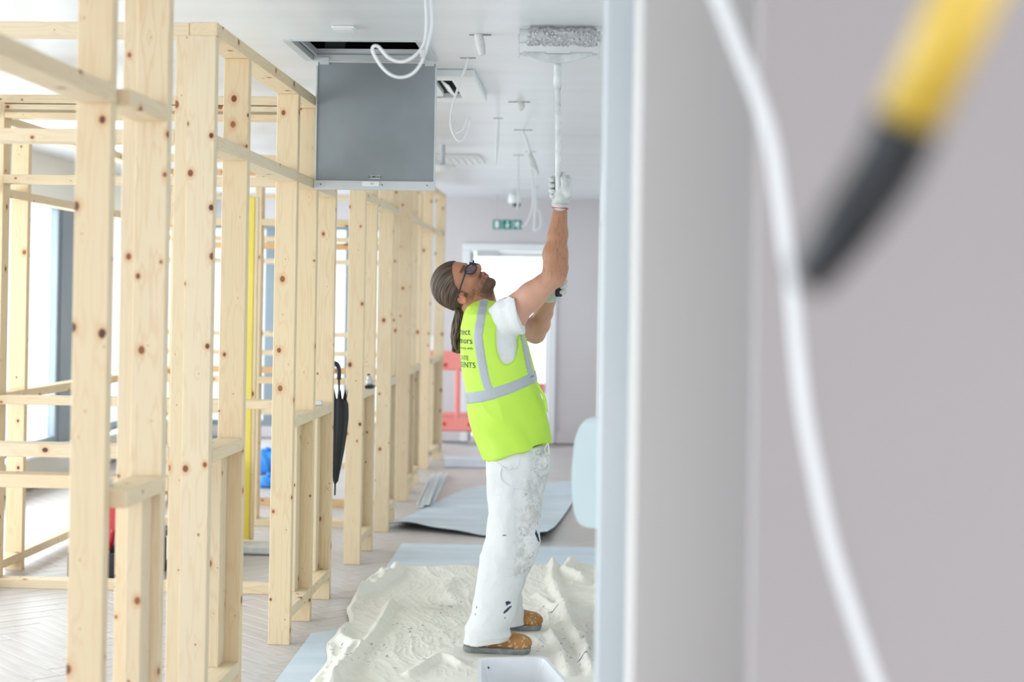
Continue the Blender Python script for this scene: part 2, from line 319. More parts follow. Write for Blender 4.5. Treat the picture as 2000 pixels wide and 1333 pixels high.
# floor planks laid in herringbone, one object each near the camera, the rest joined
PL, PW = 0.60, 0.12
fl = bpy.data.objects['floor']; ang = math.radians(45)
bm = bmesh.new(); bbox(bm, 0, 0, 0, PL-0.003, PW-0.003, 0.012, 0.0015); pme = bpy.data.meshes.new('plank'); bm.to_mesh(pme); bm.free(); pme.materials.append(M['floor'])
cells = []
for i in range(-70, 71):
    for j in range(-34, 35):
        # herringbone cell: one plank along u and one along v per (i,j)
        bx = i*PW + j*PL*1.0; by = i*PW - j*PL*1.0
        for (u, v, r) in ((bx+PL/2, by+PW/2, 0), (bx+PW/2, by+PW+PL/2, 90)):
            X = (u*math.cos(ang)-v*math.sin(ang)) - 1.2; Y = (u*math.sin(ang)+v*math.cos(ang)) + 8.0
            if LEFTX < X < 2.4 and 3.0 < Y < FARY-0.3: cells.append((X, Y, r+45))
def infr(X, Y):
    d = Vector((X, Y, 0))-CAM; z = d.dot(_f)
    return -60 < 1000+FPX*d.dot(RX)/z < 1240 and 666.5+SHY*2000-FPX*d.dot(UX)/z < 1420
def vis(c): return infr(c[0], c[1]) and not (c[0] > -1.05 and 5.6 < c[1] < 8.3)
near = sorted([c for c in cells if vis(c)], key=lambda c: c[1])[:300]; ns = set(near)
for (X, Y, r) in near:
    o = bpy.data.objects.new('plank', pme); COL.objects.link(o); o.parent = fl; o.location = (X+1.2, Y-7.0, 0.06-0.006); o.rotation_euler = (0, 0, math.radians(r))
bm = bmesh.new()
for c in cells:
    if c in ns: continue
    vs = bmesh.ops.create_cube(bm, size=1.0)['verts']; bmesh.ops.scale(bm, vec=(PL-0.003, PW-0.003, 0.012), verts=vs)
    bmesh.ops.rotate(bm, verts=vs, matrix=Matrix.Rotation(math.radians(c[2]), 3, 'Z')); bmesh.ops.translate(bm, vec=(c[0]+1.2, c[1]-7.0, 0.054), verts=vs)
    if len(bm.verts) > 60000: break
o = bmo('plank_field', bm, M['floor'], fl); o['kind'] = 'stuff'

# ------------------------------------------------------------------ timber stud frames
SW, ST = 0.094, 0.045
SX = -1.268                       # corridor face of the studs
_bc = {}
def bboxmesh(sx, sy, sz, mat):
    key = (round(sx, 4), round(sy, 4), round(sz, 4), mat.name)
    if key not in _bc:
        bm = bmesh.new(); bbox(bm, 0, 0, 0, sx, sy, sz, 0.002); me = bpy.data.meshes.new('timber'); bm.to_mesh(me); bm.free(); me.materials.append(mat); _bc[key] = me
    return _bc[key]
def stud(fr, x0, y0, z0, z1, turned=False, mat='pine', name='stud'):      # x0,y0: left front corner
    sx, sy = (ST, SW) if turned else (SW, ST)
    o = bpy.data.objects.new(name, bboxmesh(sx, sy, z1-z0, M[mat])); COL.objects.link(o); o.parent = fr; o.matrix_parent_inverse = wm(fr).inverted()
    o.location = (x0+sx/2, y0+sy/2, (z0+z1)/2); return o
def rail(fr, name, axis, a0, a1, c, z1, wide=SW, thick=ST, mat='pine'):   # axis 'y' or 'x'; c = low edge across; z1 = top
    L = a1-a0
    o = bpy.data.objects.new(name, bboxmesh(wide, thick, L, M[mat])); COL.objects.link(o); o.parent = fr; o.matrix_parent_inverse = wm(fr).inverted()
    if axis == 'y':
        o.rotation_euler = (math.radians(-90), 0, 0); o.location = (c+wide/2, (a0+a1)/2, z1-thick/2)
    else:
        o.rotation_euler = Matrix(((0, 0, 1), (1, 0, 0), (0, 1, 0))).to_euler(); o.location = ((a0+a1)/2, c+wide/2, z1-thick/2)
    return o
TOP = 2.43; NU = 2.05; NL = 0.98; SOLE = 0.155
def post(fr, Y, x=SX, z1=TOP-ST): return stud(fr, x-SW, Y, 0, z1)
def bay(fr, Ya, Yb, x=SX, low=NL, up=NU, sole=True, cripple=True):
    a, b = Ya+ST, Yb
    if up: rail(fr, 'noggin', 'y', a, b, x-SW, up)
    if low:
        rail(fr, 'noggin', 'y', a, b, x-SW, low)
        if cripple: stud(fr, x-SW-0.006, b-SW-0.001, SOLE if sole else 0, low-ST, turned=True, name='cripple_stud')
    if sole: rail(fr, 'sole_plate', 'y', a, b, x-SW, SOLE)
def frame(label, loc): return thing('timber_frame', label, 'frame', loc, group='bare timber wall frames')
# nearest frame: two posts at the left edge of the picture and one nearer, beside the camera
f = frame('nearest pale pine frame, two broad posts reaching past the picture top at left', (SX-0.05, 4.0, 0))
stud(f, P(142, 592, 3.98).x, 3.98, 0, TOP-ST); stud(f, P(259, 592, 4.38).x, 4.38, 0, TOP-ST); stud(f, P(233, 592, 4.39).x, 4.39, 0, TOP-ST, turned=True)
stud(f, SX-SW, 2.9, 0, TOP-ST)
rail(f, 'top_plate', 'y', 2.9, 4.425, SX-SW, TOP)
for (a, b) in ((2.945, 3.98), (4.025, 4.38)):
    rail(f, 'noggin', 'y', a, b, (-1.248 if a < 3.5 else -1.225)-SW, NU)
    if a > 3.5: rail(f, 'noggin', 'y', a, b, -1.215-SW, NL); rail(f, 'sole_plate', 'y', a, b, -1.215-SW, SOLE)
stud(f, P(258, 592, 4.3).x, 4.38-SW-0.001, SOLE, NL-ST, turned=True, name='cripple_stud')
# second frame, C..G
YC, YD, YE, YF, YG = 5.13, 5.62, 6.59, 7.08, 7.61
f = frame('long pine wall frame running from the broad double post to the black umbrella', (SX-0.05, 5.16, 0))
for y in (YC, YD, YE, YF, YG): post(f, y, SX-(0.004 if y == YC else 0))
rail(f, 'top_plate', 'y', YC, YG+ST, SX-SW, TOP)
bay(f, YC, YD); bay(f, YD, YE, low=None, sole=False); bay(f, YE, YF); bay(f, YF, YG)
# third frame, H..K
YH, YI, YJ, YK, YL, YM, YN, YO, YP = 8.63, 9.11, 9.86, 10.37, 11.38, 11.9, 12.5, 13.58, 14.4
f = frame('pine wall frame behind the umbrella, holding a grey sander on its rail', (SX-0.05, 8.59, 0))
X3 = SX+0.0
for y in (YH, YI, YJ, YK): post(f, y, X3 - (0.03 if y > 10 else 0))
rail(f, 'top_plate', 'y', YH, YK+ST, X3-SW-0.01, TOP)
bay(f, YH, YI, X3, up=NU+0.06); bay(f, YI, YJ, X3, low=None, sole=False, up=NU+0.06); bay(f, YJ, YK, X3-0.015, up=NU+0.06)
f = frame('farthest pine wall frame, closely packed posts near the red barrier', (SX-0.1, 11.38, 0))
for y, x in ((YL, -1.325), (YM, -1.345), (YN, -1.37), (YO, -1.40), (YP, -1.36)): post(f, y, x, z1=2.50-ST)
rail(f, 'top_plate', 'y', YL, YP+ST, -1.36-SW, 2.50)
bay(f, YL, YM, -1.335, up=NU+0.1); bay(f, YM, YN, -1.36, up=NU+0.1); bay(f, YN, YO, -1.385, low=None, up=NU+0.1, sole=False); bay(f, YO, YP, -1.38, up=NU+0.1)

# cross frames standing at right angles, further into the rooms on the left
def cross(Y, x0, x1, label, top=TOP, lows=(NL,), ups=(NU,), studs=(), mat='pine', sole=0.045, soley=True):
    f = frame(label, ((x0+x1)/2, Y, 0))
    rail(f, 'top_plate', 'x', x0, x1, Y, top, mat=mat)
    xs = sorted([x0]+list(studs)+[x1-ST])
    if soley: rail(f, 'sole_plate', 'x', x0, x1, Y, sole, mat=mat)
    zb = sole if soley else 0
    for x in xs: stud(f, x, Y, zb, top-ST, turned=True, mat=mat)
    for a, b in zip(xs[:-1], xs[1:]):
        for z in list(lows)+list(ups): rail(f, 'noggin', 'x', a+ST, b, Y, z, mat=mat)
    return f
cross(5.14, -2.62, SX-SW-0.0045, 'cross frame of pine running left from the broad double post', lows=(NL+0.01, 0.885), ups=(NU+0.015,))
cross(7.70, -3.04, SX-SW-0.01, 'pale cross frame whose floor plate lies behind the nearer posts at left', top=TOP+0.09, lows=(NL,), ups=(NU+0.06, TOP+0.015, TOP+0.04), studs=())
cross(10.0, -3.03, X3-SW-0.06, 'pine cross frame behind the yellow board', top=2.44, lows=(NL, ), ups=(NU-0.03,), studs=(-2.2,))
cross(11.0, -3.03, -1.45, 'darker orange pine cross frame deep in the left hand rooms', lows=(NL+0.02, ), ups=(NU+0.02, 1.9), studs=(P(495, 650, 11.0).x, -1.9), mat='pine_warm')
cross(13.6, -3.9, -1.55, 'farthest pale cross frame in front of the glazed far wall', lows=(NL+0.05, 1.2, 0.5), ups=(NU, 1.85))
# frame parallel to the corridor on the far side of the left hand rooms
XL = -3.05
f = frame('pale pine frame standing in front of the left window', (XL-0.05, 8.4, 0))
ys = (6.4, 7.3, 8.2, 9.35, 10.3, 11.4)
for y in ys: post(f, y, XL)
rail(f, 'top_plate', 'y', 6.4, 11.45, XL-SW, TOP)
for a, b in zip(ys[:-1], ys[1:]): rail(f, 'noggin', 'y', a+ST, b, XL-SW, NU); rail(f, 'noggin', 'y', a+ST, b, XL-SW, NL); rail(f, 'sole_plate', 'y', a+ST, b, XL-SW, 0.10)

# ------------------------------------------------------------------ service hatch hanging open
hp = thing('ceiling_hatch', 'open square metal ceiling hatch door hanging down beside the pine frame', 'hatch', (cx, HY1, CEIL))
bm = bmesh.new(); fw = 0.035
for (a, b, c, d) in ((HX0-0.004, HX0+fw, HY0, HY1), (HX1-fw, HX1+0.004, HY0, HY1), (HX0+fw, HX1-fw, HY0, HY0+0.01), (HX0+fw, HX1-fw, HY1-0.012, HY1+0.02)):
    bbox(bm, (a+b)/2, (c+d)/2, CEIL+0.008, b-a, d-c, 0.030, 0.002)
for (a, b) in ((HX0+fw+0.008, HX0+fw+0.02), (HX1-fw-0.02, HX1-fw-0.008)): bbox(bm, (a+b)/2, cy, CEIL+0.03, b-a, HY1-HY0-0.03, 0.03, 0.001)
bmo('hatch_frame', bm, M['alu'], hp, world=True)
YH_ = HY1-0.012
pa, pb, pc, pd = P(599, 121, YH_), P(854, 125, YH_), P(850, 373, YH_), P(594, 370, YH_)
pa.x = max(pa.x, SX+0.004); pd.x = max(pd.x, SX+0.004)
th = 0.018
def quadslab(name, q, t, mat, parent, y=None):
    vs = [Vector(v) for v in q]; back = [v+Vector((0, t, 0)) for v in vs]
    return mobj(name, vs+back, [(0, 3, 2, 1), (4, 5, 6, 7), (0, 1, 5, 4), (1, 2, 6, 5), (2, 3, 7, 6), (3, 0, 4, 7)], mat, parent, world=True)
def mixq(u, v):
    t_ = pa.lerp(pb, u); b_ = pd.lerp(pc, u); return t_.lerp(b_, v)
def rectq(u0, v0, u1, v1, dy=0.0): return [mixq(u0, v0)+Vector((0, dy, 0)), mixq(u1, v0)+Vector((0, dy, 0)), mixq(u1, v1)+Vector((0, dy, 0)), mixq(u0, v1)+Vector((0, dy, 0))]
quadslab('hatch_panel', rectq(0.012, 0.0, 0.985, 0.93), 0.012, M['galv'], hp)
quadslab('edge_lip', rectq(0.0, 0.03, 0.012, 0.93, -0.008), 0.02, M['alu'], hp); quadslab('edge_lip', rectq(0.985, 0.03, 0.997, 0.93, -0.008), 0.02, M['alu'], hp)
br = quadslab('latch_bar', rectq(-0.004, 0.93, 1.0, 1.0, -0.014), 0.028, M['alu'], hp)
for u in (0.05, 0.56, 0.93): quadslab('rivet_hole', rectq(u, 0.955, u+0.008, 0.965, -0.0155), 0.003, M['black'], br)
lt = quadslab('latch', rectq(0.40, 0.935, 0.54, 0.972, -0.020), 0.008, M['plastic'], br)
quadslab('latch_knob', rectq(0.47, 0.945, 0.49, 0.960, -0.025), 0.006, M['alu'], br)
for u in (0.03, 0.90):
    quadslab('hinge', rectq(u, -0.035, u+0.075, 0.02, -0.010), 0.012, M['alu'], hp)
quadslab('sticker', rectq(0.455, 0.885, 0.545, 0.91, -0.0015), 0.002, M['signwhite'], hp)
def textobj(s, name, size, mat, parent, origin, xdir, zdir, dy=0.0, align='CENTER', depth=0.0006, bold=0.0):
    cu = bpy.data.curves.new(name, 'FONT'); cu.body = s; cu.size = size; cu.extrude = depth; cu.align_x = align; cu.align_y = 'CENTER'; cu.offset = bold; cu.resolution_u = 3
    t = bpy.data.objects.new(name, cu); COL.objects.link(t)
    bpy.context.view_layer.update(); me = bpy.data.meshes.new_from_object(t); bpy.data.objects.remove(t); bpy.data.curves.remove(cu)
    xd = Vector(xdir).normalized(); zd = Vector(zdir).normalized(); n = xd.cross(zd)
    for v in me.vertices: v.co = Vector(origin) + xd*v.co.x + zd*v.co.y + n*v.co.z
    me.name = name
    return link(name, me, mat, parent, world=True)
M['ink'] = noisy('dark_print', (0.03, 0.06, 0.055), (0.04, 0.07, 0.065), 4.0)
q = rectq(0.455, 0.885, 0.545, 0.91, -0.0030); o_ = (q[0]+q[2])/2
textobj('SLIMFAN', 'printed_text', 0.0145, M['ink'], hp, o_, (1, 0, -0.015), (0.015, 0, 1), bold=0.0004)
# small grey box inside the void
c = P(655, 93, HY1+0.22); box('junction_box', c.x, HY1+0.22, CEIL+0.12, 0.10, 0.03, 0.12, M['dkframe'], None, 0.004)
tag(bpy.data.objects['junction_box'], 'small grey junction box seen inside the dark hatch opening', 'electrical box')

# ------------------------------------------------------------------ ceiling fittings
a, b = G(648, 50, CEIL), G(697, 56, CEIL)
pl = thing('blank_plate', 'small white cover plate on the ceiling above the open hatch', 'cover plate', ((a.x+b.x)/2, (a.y+b.y)/2, CEIL))
bm = bmesh.new(); bbox(bm, (a.x+b.x)/2, (a.y+b.y)/2, CEIL-0.006, b.x-a.x, 0.09, 0.012, 0.003); bmo('plate', bm, M['plastic'], pl, world=True)
bm = bmesh.new(); bbox(bm, (a.x+b.x)/2, (a.y+b.y)/2, CEIL-0.014, b.x-a.x-0.012, 0.075, 0.005, 0.002); bmo('cover', bm, M['white'], pl, world=True)
# ceiling cassette air conditioner beyond the hatch
c = G(880, 160, CEIL); ax0, ax1 = G(790, 160, CEIL).x, G(958, 160, CEIL).x; ay0, ay1 = G(900, 190, CEIL).y*0.965, G(900, 133, CEIL).y*1.03
ay0, ay1 = sorted((ay0, ay1)); ay0, ay1 = 7.25, 8.15
ax0, ax1 = -1.12, P(950, 186, 8.1).x
ac = thing('ceiling_cassette', 'square white air conditioning cassette set in the ceiling behind the hatch door', 'air conditioner', ((ax0+ax1)/2, (ay0+ay1)/2, CEIL))
xm, ym = (ax0+ax1)/2, (ay0+ay1)/2; W_, D_ = ax1-ax0, ay1-ay0
bm = bmesh.new()
for (x, y, sx, sy) in ((xm, ay0+0.06, W_, 0.12), (xm, ay1-0.06, W_, 0.12), (ax0+0.06, ym, 0.12, D_-0.24), (ax1-0.06, ym, 0.12, D_-0.24), (xm, ym, W_-0.42, D_-0.42)): bbox(bm, x, y, CEIL-0.02, sx, sy, 0.04, 0.006)
bmo('casing', bm, M['plastic'], ac, world=True)
bm = bmesh.new(); bbox(bm, xm, ym, CEIL+0.0, W_-0.24, D_-0.24, 0.02); bmo('duct', bm, M['void'], ac, world=True)
for (x, y, sx, sy, r) in ((xm, ay0+0.165, W_-0.5, 0.05, (35, 0)), (xm, ay1-0.165, W_-0.5, 0.05, (-35, 0)), (ax0+0.165, ym, 0.05, D_-0.5, (0, -35)), (ax1-0.165, ym, 0.05, D_-0.5, (0, 35))):
    o = box('louvre', x, y, CEIL-0.03, sx, sy, 0.006, M['plastic'], ac, 0.001); o.rotation_euler = (math.radians(r[0]), math.radians(r[1]), 0)
# slim ceiling vent and round sounder further on
c = G(890, 309, CEIL); bm = bmesh.new(); vt = thing('ceiling_vent', 'slim white ceiling vent past the hatch door', 'vent', (c.x, c.y, CEIL))
bbox(bm, c.x, c.y, CEIL-0.01, 0.42, 0.62, 0.02, 0.004); bmo('grille_frame', bm, M['plastic'], vt, world=True)
for i in range(7): box('slat', c.x-0.16+i*0.053, c.y, CEIL-0.024, 0.03, 0.54, 0.006, M['plastic'], vt, 0.001)
def lathe(name, prof, mat, parent, loc, seg=24, rot=None):
    bm = bmesh.new(); rings = []
    for (r, z) in prof: rings.append([bm.verts.new((r*math.cos(2*math.pi*k/seg), r*math.sin(2*math.pi*k/seg), z)) for k in range(seg)] if r > 1e-5 else [bm.verts.new((0, 0, z))])
    for A, B in zip(rings[:-1], rings[1:]):
        for k in range(seg):
            if len(A) == 1 and len(B) == 1: continue
            if len(A) == 1: bm.faces.new((A[0], B[(k+1) % seg], B[k]))
            elif len(B) == 1: bm.faces.new((A[k], A[(k+1) % seg], B[0]))
            else: bm.faces.new((A[k], A[(k+1) % seg], B[(k+1) % seg], B[k]))
    bmesh.ops.recalc_face_normals(bm, faces=bm.faces)
    if rot: bmesh.ops.rotate(bm, verts=bm.verts, matrix=rot)
    bmesh.ops.translate(bm, vec=loc, verts=bm.verts)
    return bmo(name, bm, mat, parent, smooth=True, world=True)
c = P(864, 327, 10.8); sd = thing('ceiling_sounder', 'small round white disc hanging under the ceiling beside the hatch door edge', 'detector', (c.x, c.y, CEIL))
lathe('disc', [(0, -0.03), (0.06, -0.025), (0.10, 0), (0.10, 0.012), (0, 0.012)], M['plastic'], sd, (c.x, c.y, c.z))
lathe('stem', [(0.018, 0), (0.018, CEIL-c.z)], M['alu'], sd, (c.x, c.y, c.z), 12)
c = P(1005, 392, 15.2)
dc = thing('dome_camera', 'small white dome camera hanging under the ceiling above the exit sign', 'camera', (c.x, c.y, c.z))
lathe('housing', [(0, 0.07), (0.05, 0.07), (0.062, 0.045), (0.062, -0.02), (0.05, -0.03), (0, -0.03)], M['plastic'], dc, (c.x, c.y, c.z))
lathe('lens_dome', [(0, -0.07), (0.03, -0.06), (0.045, -0.028), (0, -0.028)], M['black'], dc, (c.x+0.02, c.y-0.01, c.z))
lathe('stem', [(0.012, 0.06), (0.012, CEIL-c.z)], M['plastic'], dc, (c.x, c.y, c.z), 10)

# cables hanging from slots cut in the ceiling
def slot(name, c, w=0.1): return c
def ribbon(bm, pts, w, t, side=Vector((1, 0, 0))):
    rings = []; n = len(pts)
    for i, p in enumerate(pts):
        tg = (pts[min(i+1, n-1)]-pts[max(i-1, 0)]).normalized(); ww = w[i] if hasattr(w, '__len__') else w
        s = (side-tg*side.dot(tg)).normalized(); nn = tg.cross(s)
        rings.append([bm.verts.new(p+s*(a*ww/2)+nn*(b*t/2)) for a, b in ((-1, -1), (1, -1), (1, 1), (-1, 1))])
    for i in range(n-1):
        for k in range(4): bm.faces.new((rings[i][k], rings[i][(k+1) % 4], rings[i+1][(k+1) % 4], rings[i+1][k]))
    bm.faces.new(rings[0][::-1]); bm.faces.new(rings[-1])
def hangcable(label, Y, pts, w, slotpx, mat='cable', slotw=0.12, n=8, wrap=None):
    t = thing('ceiling_cable', label, 'cable', P(pts[0][0], pts[0][1], Y), group='cables hanging from ceiling slots')
    s0 = G(*slotpx, CEIL)
    bm = bmesh.new(); bbox(bm, s0.x, s0.y, CEIL-0.001, slotw, 0.022, 0.003); bmo('slot', bm, M['joint'], t, world=True)
    q = [Vector((s0.x, s0.y, CEIL+0.02))] + [P(x, y, s0.y+dy) for (x, y, dy) in pts]
    tubeobj('flex', q, w, M[mat], t, 8, n=n)
    if wrap:
        q = [P(x, y, s0.y+dy) for (x, y, dy) in wrap[0]]
        tubeobj('taped_end', q, wrap[1], M['tape'], t, 8, n=6)
    return t
def hc(label, slotpx, pts, w, **k):
    Y = G(*slotpx, CEIL).y
    return hangcable(label, Y, pts, w, slotpx, **k)
hc('taped cable stub hanging between the hatch and the roller', (938, 68), [(939, 70, 0), (940, 84, 0)], 0.010, wrap=([(934, 66, -.02), (938, 86, -.02), (942, 108, -.02)], [0.017, 0.020, 0.014]), slotw=0.09)
hc('flat white flex hooked upward at its end, beside the air conditioner', (914, 113), [(912, 125, 0), (895, 170, 0), (882, 215, 0), (881, 250, 0), (895, 275, 0), (908, 268, 0), (918, 240, 0), (914, 230, 0), (905, 252, 0), (890, 262, 0)], 0.0055, slotw=0.07)
hc('short taped flex poking from the ceiling left of the pole', (1014, 199), [(1014, 201, 0), (1016, 205, 0)], 0.010, wrap=([(1014, 199, 0), (1017, 208, 0), (1017, 217, 0)], [0.022, 0.024, 0.008]), slotw=0.12)
hc('thin straight flex hanging furthest left of the small ones', (973, 231), [(973, 240, 0), (972, 262, 0), (970, 290, 0), (968, 322, 0)], [0.006, 0.008, 0.012, 0.004], slotw=0.06)
hc('forked flex with a cream taped end hanging beside the pole', (1022, 254), [(1022, 258, 0), (1030, 278, 0), (1036, 305, 0)], 0.008, wrap=([(1035, 300, 0), (1040, 318, 0), (1052, 342, 0)], [0.012, 0.026, 0.008]), slotw=0.12)
hc('very thin flex dropping to the dome camera', (1013, 303), [(1013, 315, 0), (1013, 345, 0), (1012, 392, 0), (1009, 408, 0)], [0.004, 0.004, 0.010, 0.006], slotw=0.08)
hc('long looped flex curling to the exit sign', (1037, 296), [(1038, 310, 0), (1040, 350, 0), (1041, 390, 0), (1036, 420, 0), (1026, 440, 0), (1018, 443, 0)], 0.007, slotw=0.08)
hc('knotted white flex hanging right of the exit sign', (1045, 365), [(1046, 372, 0), (1046, 400, 0), (1044, 432, 0), (1045, 450, 0), (1056, 440, 0), (1054, 415, 0), (1047, 408, 0)], 0.013, slotw=0.08)
# looped double cable near the camera, in front of the hatch
lc = thing('looped_cable', 'pair of white cables hanging in a loop in front of the hatch opening', 'cable', P(832, 0, 4.9))
Yc = 4.95
tubeobj('flex', [P(828, -70, Yc), P(831, -30, Yc), P(832, 0, Yc), P(833, 50, Yc), P(827, 88, Yc), P(806, 112, Yc), P(782, 121, Yc), P(758, 112, Yc), P(740, 92, Yc), P(729, 91, Yc), P(729, 103, Yc+.01), P(745, 130, Yc+.01), P(765, 147, Yc), P(787, 151, Yc), P(808, 142, Yc), P(824, 120, Yc), P(834, 90, Yc), P(843, 50, Yc), P(842, 10, Yc), P(838, -30, Yc), P(834, -70, Yc)], 0.0052, M['cable'], lc, 8, n=6)
bm = bmesh.new(); c = P(826, 104, Yc-0.01); bbox(bm, c.x, c.y, c.z, 0.018, 0.02, 0.028, 0.004); bmo('cable_tie', bm, M['tape'], lc, world=True)

# ------------------------------------------------------------------ exit sign
sx0, sz0 = P(963, 430, 15.9), P(1019, 448, 15.9)
es = thing('exit_sign', 'green and white emergency exit sign with door, arrow and running figure above the far door', 'sign', ((sx0.x+sz0.x)/2, 15.9, sz0.z))
ccx, ccz = (sx0.x+sz0.x)/2, (sx0.z+sz0.z)/2; w_, h_ = sz0.x-sx0.x, 0.098
rt = Matrix.Rotation(ROLL*0, 3, 'Y')
box('sign_body', ccx, 15.90, ccz, w_, 0.03, h_, M['green'], es, 0.004)
def spoly(name, pts, mat, parent, y, t=0.003):     # flat shape in the x-z plane
    bm = bmesh.new(); v = [bm.verts.new((x, y, z)) for x, z in pts]; f_ = bm.faces.new(v); r = bmesh.ops.extrude_face_region(bm, geom=[f_])
    bmesh.ops.translate(bm, vec=(0, t, 0), verts=[g for g in r['geom'] if isinstance(g, bmesh.types.BMVert)]); bmesh.ops.recalc_face_normals(bm, faces=bm.faces)
    return bmo(name, bm, mat, parent, world=True)
u = w_/3; y = 15.8815
def loc2(px, pz): return (ccx+px*w_/2, ccz+pz*h_/2)
sw_ = M['signwhite']
spoly('door_symbol', [loc2(-0.86, -0.72), loc2(-0.58, -0.72), loc2(-0.58, 0.72), loc2(-0.86, 0.72)], sw_, es, y)
for s in (-0.37, 0.35): spoly('divider', [loc2(s-0.02, -1), loc2(s+0.02, -1), loc2(s+0.02, 1), loc2(s-0.02, 1)], sw_, es, y)
spoly('arrow_symbol', [loc2(-0.04, 0.75), loc2(-0.04, -0.1), loc2(-0.17, -0.1), loc2(0.0, -0.8), loc2(0.17, -0.1), loc2(0.06, -0.1), loc2(0.06, 0.75)], sw_, es, y)
spoly('running_figure', [loc2(0.42, -0.35), loc2(0.55, -0.1), loc2(0.60, 0.15), loc2(0.46, 0.25), loc2(0.44, 0.45), loc2(0.66, 0.5), loc2(0.74, 0.75), loc2(0.82, 0.6), loc2(0.76, 0.35), loc2(0.92, 0.05), loc2(0.9, -0.1), loc2(0.72, 0.1), loc2(0.74, -0.15), loc2(0.88, -0.75), loc2(0.76, -0.75), loc2(0.62, -0.25), loc2(0.50, -0.5)], sw_, es, y)
for s in (-0.7, 0.7): tubeobj('rod', [Vector((ccx+s*w_/2, 15.9, ccz+h_/2)), Vector((ccx+s*w_/2, 15.9, CEIL))], 0.004, M['alu'], es, 6, path=False)
c = P(848, 671, 16.3)
ss = thing('wall_sign', 'tiny white notice with green symbols on the far wall above the barrier', 'sign', (c.x, 16.3, c.z-0.06))
bx_ = box('sign_panel', c.x, FARY-0.006, c.z, 0.10, 0.012, 0.15, M['plastic'], ss, 0.002)
for dz in (0.03, -0.03): box('symbol', c.x+0.01, FARY-0.014, c.z+dz, 0.045, 0.004, 0.035, M['green'], ss)

# ------------------------------------------------------------------ barrier
def barrier(name, label, xa, xb, Y, zb0, zt, grp=None, npost=4, pitch=None):
    b = thing(name, label, 'barrier', ((xa+xb)/2, Y, 0))
    bm = bmesh.new(); H = zt-zb0; railh = 0.24*H; low = 0.17*H; w = xb-xa
    def roundbox(cx, cz, sx, sz, t=0.05, bev=0.02): bbox(bm, cx, Y, cz, sx, t, sz, bev)
    roundbox((xa+xb)/2, zt-railh/2, w, railh, 0.06, 0.018); roundbox((xa+xb)/2, zb0+low/2, w, low, 0.065, 0.018); roundbox((xa+xb)/2, zb0+low+0.03, w-0.04, 0.05, 0.04, 0.012)
    n = npost
    for i in range(n+1): roundbox(xa+0.03+(w-0.06)*i/n, (zt+zb0)/2, 0.055, H-0.1, 0.05, 0.015)
    bmo('barrier_panel', bm, M['redplastic'], b, world=True)
    for i in range(n):
        bx = xa+0.03+(w-0.06)*(i+0.5)/n
        box('grip_hole', bx, Y-0.032, zt-railh*0.72, 0.045, 0.006, 0.035, M['red'], b, 0.002)
        box('drain_hole', bx, Y-0.034, zb0+low*0.55, 0.035, 0.006, 0.03, M['red'], b, 0.002)
    for x in (xa+0.2, xb-0.2):
        bm = bmesh.new(); bbox(bm, x, Y, zb0/2+0.02, 0.09, 0.05, zb0+0.02, 0.01); bbox(bm, x, Y, 0.03, 0.10, 0.42, 0.06, 0.015); bmo('foot', bm, M['redplastic'], b, world=True)
    return b
YB = 15.1
barrier('barrier', 'red plastic pedestrian barrier standing across the corridor behind the painter', P(790, 700, YB).x, P(1000, 700, YB).x, YB, P(880, 843, YB).z, P(880, 686, YB).z, npost=4)
YB2 = 15.6; xb2 = P(1064, 760, YB2).x
o = thing('marker_post', 'thin red post with a small red box on top by the far door', 'post', (xb2-0.06, YB2, 0))
box('box_body', xb2-0.075, YB2, P(1060, 760, YB2).z, 0.15, 0.10, 0.11, M['redplastic'], o, 0.012)
tubeobj('post', [Vector((xb2-0.075, YB2, 0.0)), Vector((xb2-0.075, YB2, P(1060, 770, YB2).z))], 0.014, M['redplastic'], o, 8, path=False)

# ------------------------------------------------------------------ floor protection boards
def boardsheet(name, label, pts, thick, mat, curl=None):
    # pts: outline on the floor (x,y), triangulated grid by bilinear patch of four corners
    t = thing(name, label, 'floor sheet', (sum(p[0] for p in pts)/4, sum(p[1] for p in pts)/4, 0), group=None)
    A, B, C_, D = [Vector((p[0], p[1], 0)) for p in pts]; nu, nv = 40, 30; top = []; 
    for j in range(nv+1):
        for i in range(nu+1):
            u_, v_ = i/nu, j/nv; p = A.lerp(B, u_).lerp(D.lerp(C_, u_), v_); z = curl(u_, v_) if curl else 0
            top.append(Vector((p.x, p.y, 0.003+thick+z)))
    n = len(top); low = [Vector((p.x, p.y, p.z-thick)) for p in top]; F_ = []; E_ = []
    for j in range(nv):
        for i in range(nu):
            a = j*(nu+1)+i; F_.append((a, a+1, a+nu+2, a+nu+1)); E_.append((n+a, n+a+nu+1, n+a+nu+2, n+a+1))
    S_ = []
    for i in range(nu): S_.append((i+1, i, n+i, n+i+1)); a = nv*(nu+1)+i; S_.append((a, a+1, n+a+1, n+a))
    for j in range(nv): a = j*(nu+1); S_.append((a, a+nu+1, n+a+nu+1, n+a)); a += nu; S_.append((a+nu+1, a, n+a, n+a+nu+1))
    mobj('sheet_face', top, F_, mat, t, True, True); mobj('sheet_underside', top+low, E_+S_, M['darkedge'], t, False, True)
    return t
g = lambda x, y: (G(x, y).x, G(x, y).y)
def curl1(u_, v_):
    return 0.035*max(0, 1-v_*7)*(0.5+0.5*math.sin(u_*6.0+0.6)) + 0.02*math.sin(u_*9+v_*4)**2*(1-v_)*0.6 + 0.10*max(0, u_-0.6)*(1-v_)**3 + 0.004*math.sin(u_*20+v_*11)
boardsheet('protection_board', 'lifting blue-grey floor protection sheet with dark edge behind the painter', [g(757, 1033), g(1068, 1063), g(1150, 940), g(912, 955)], 0.006, M['bluesheet'], curl1)
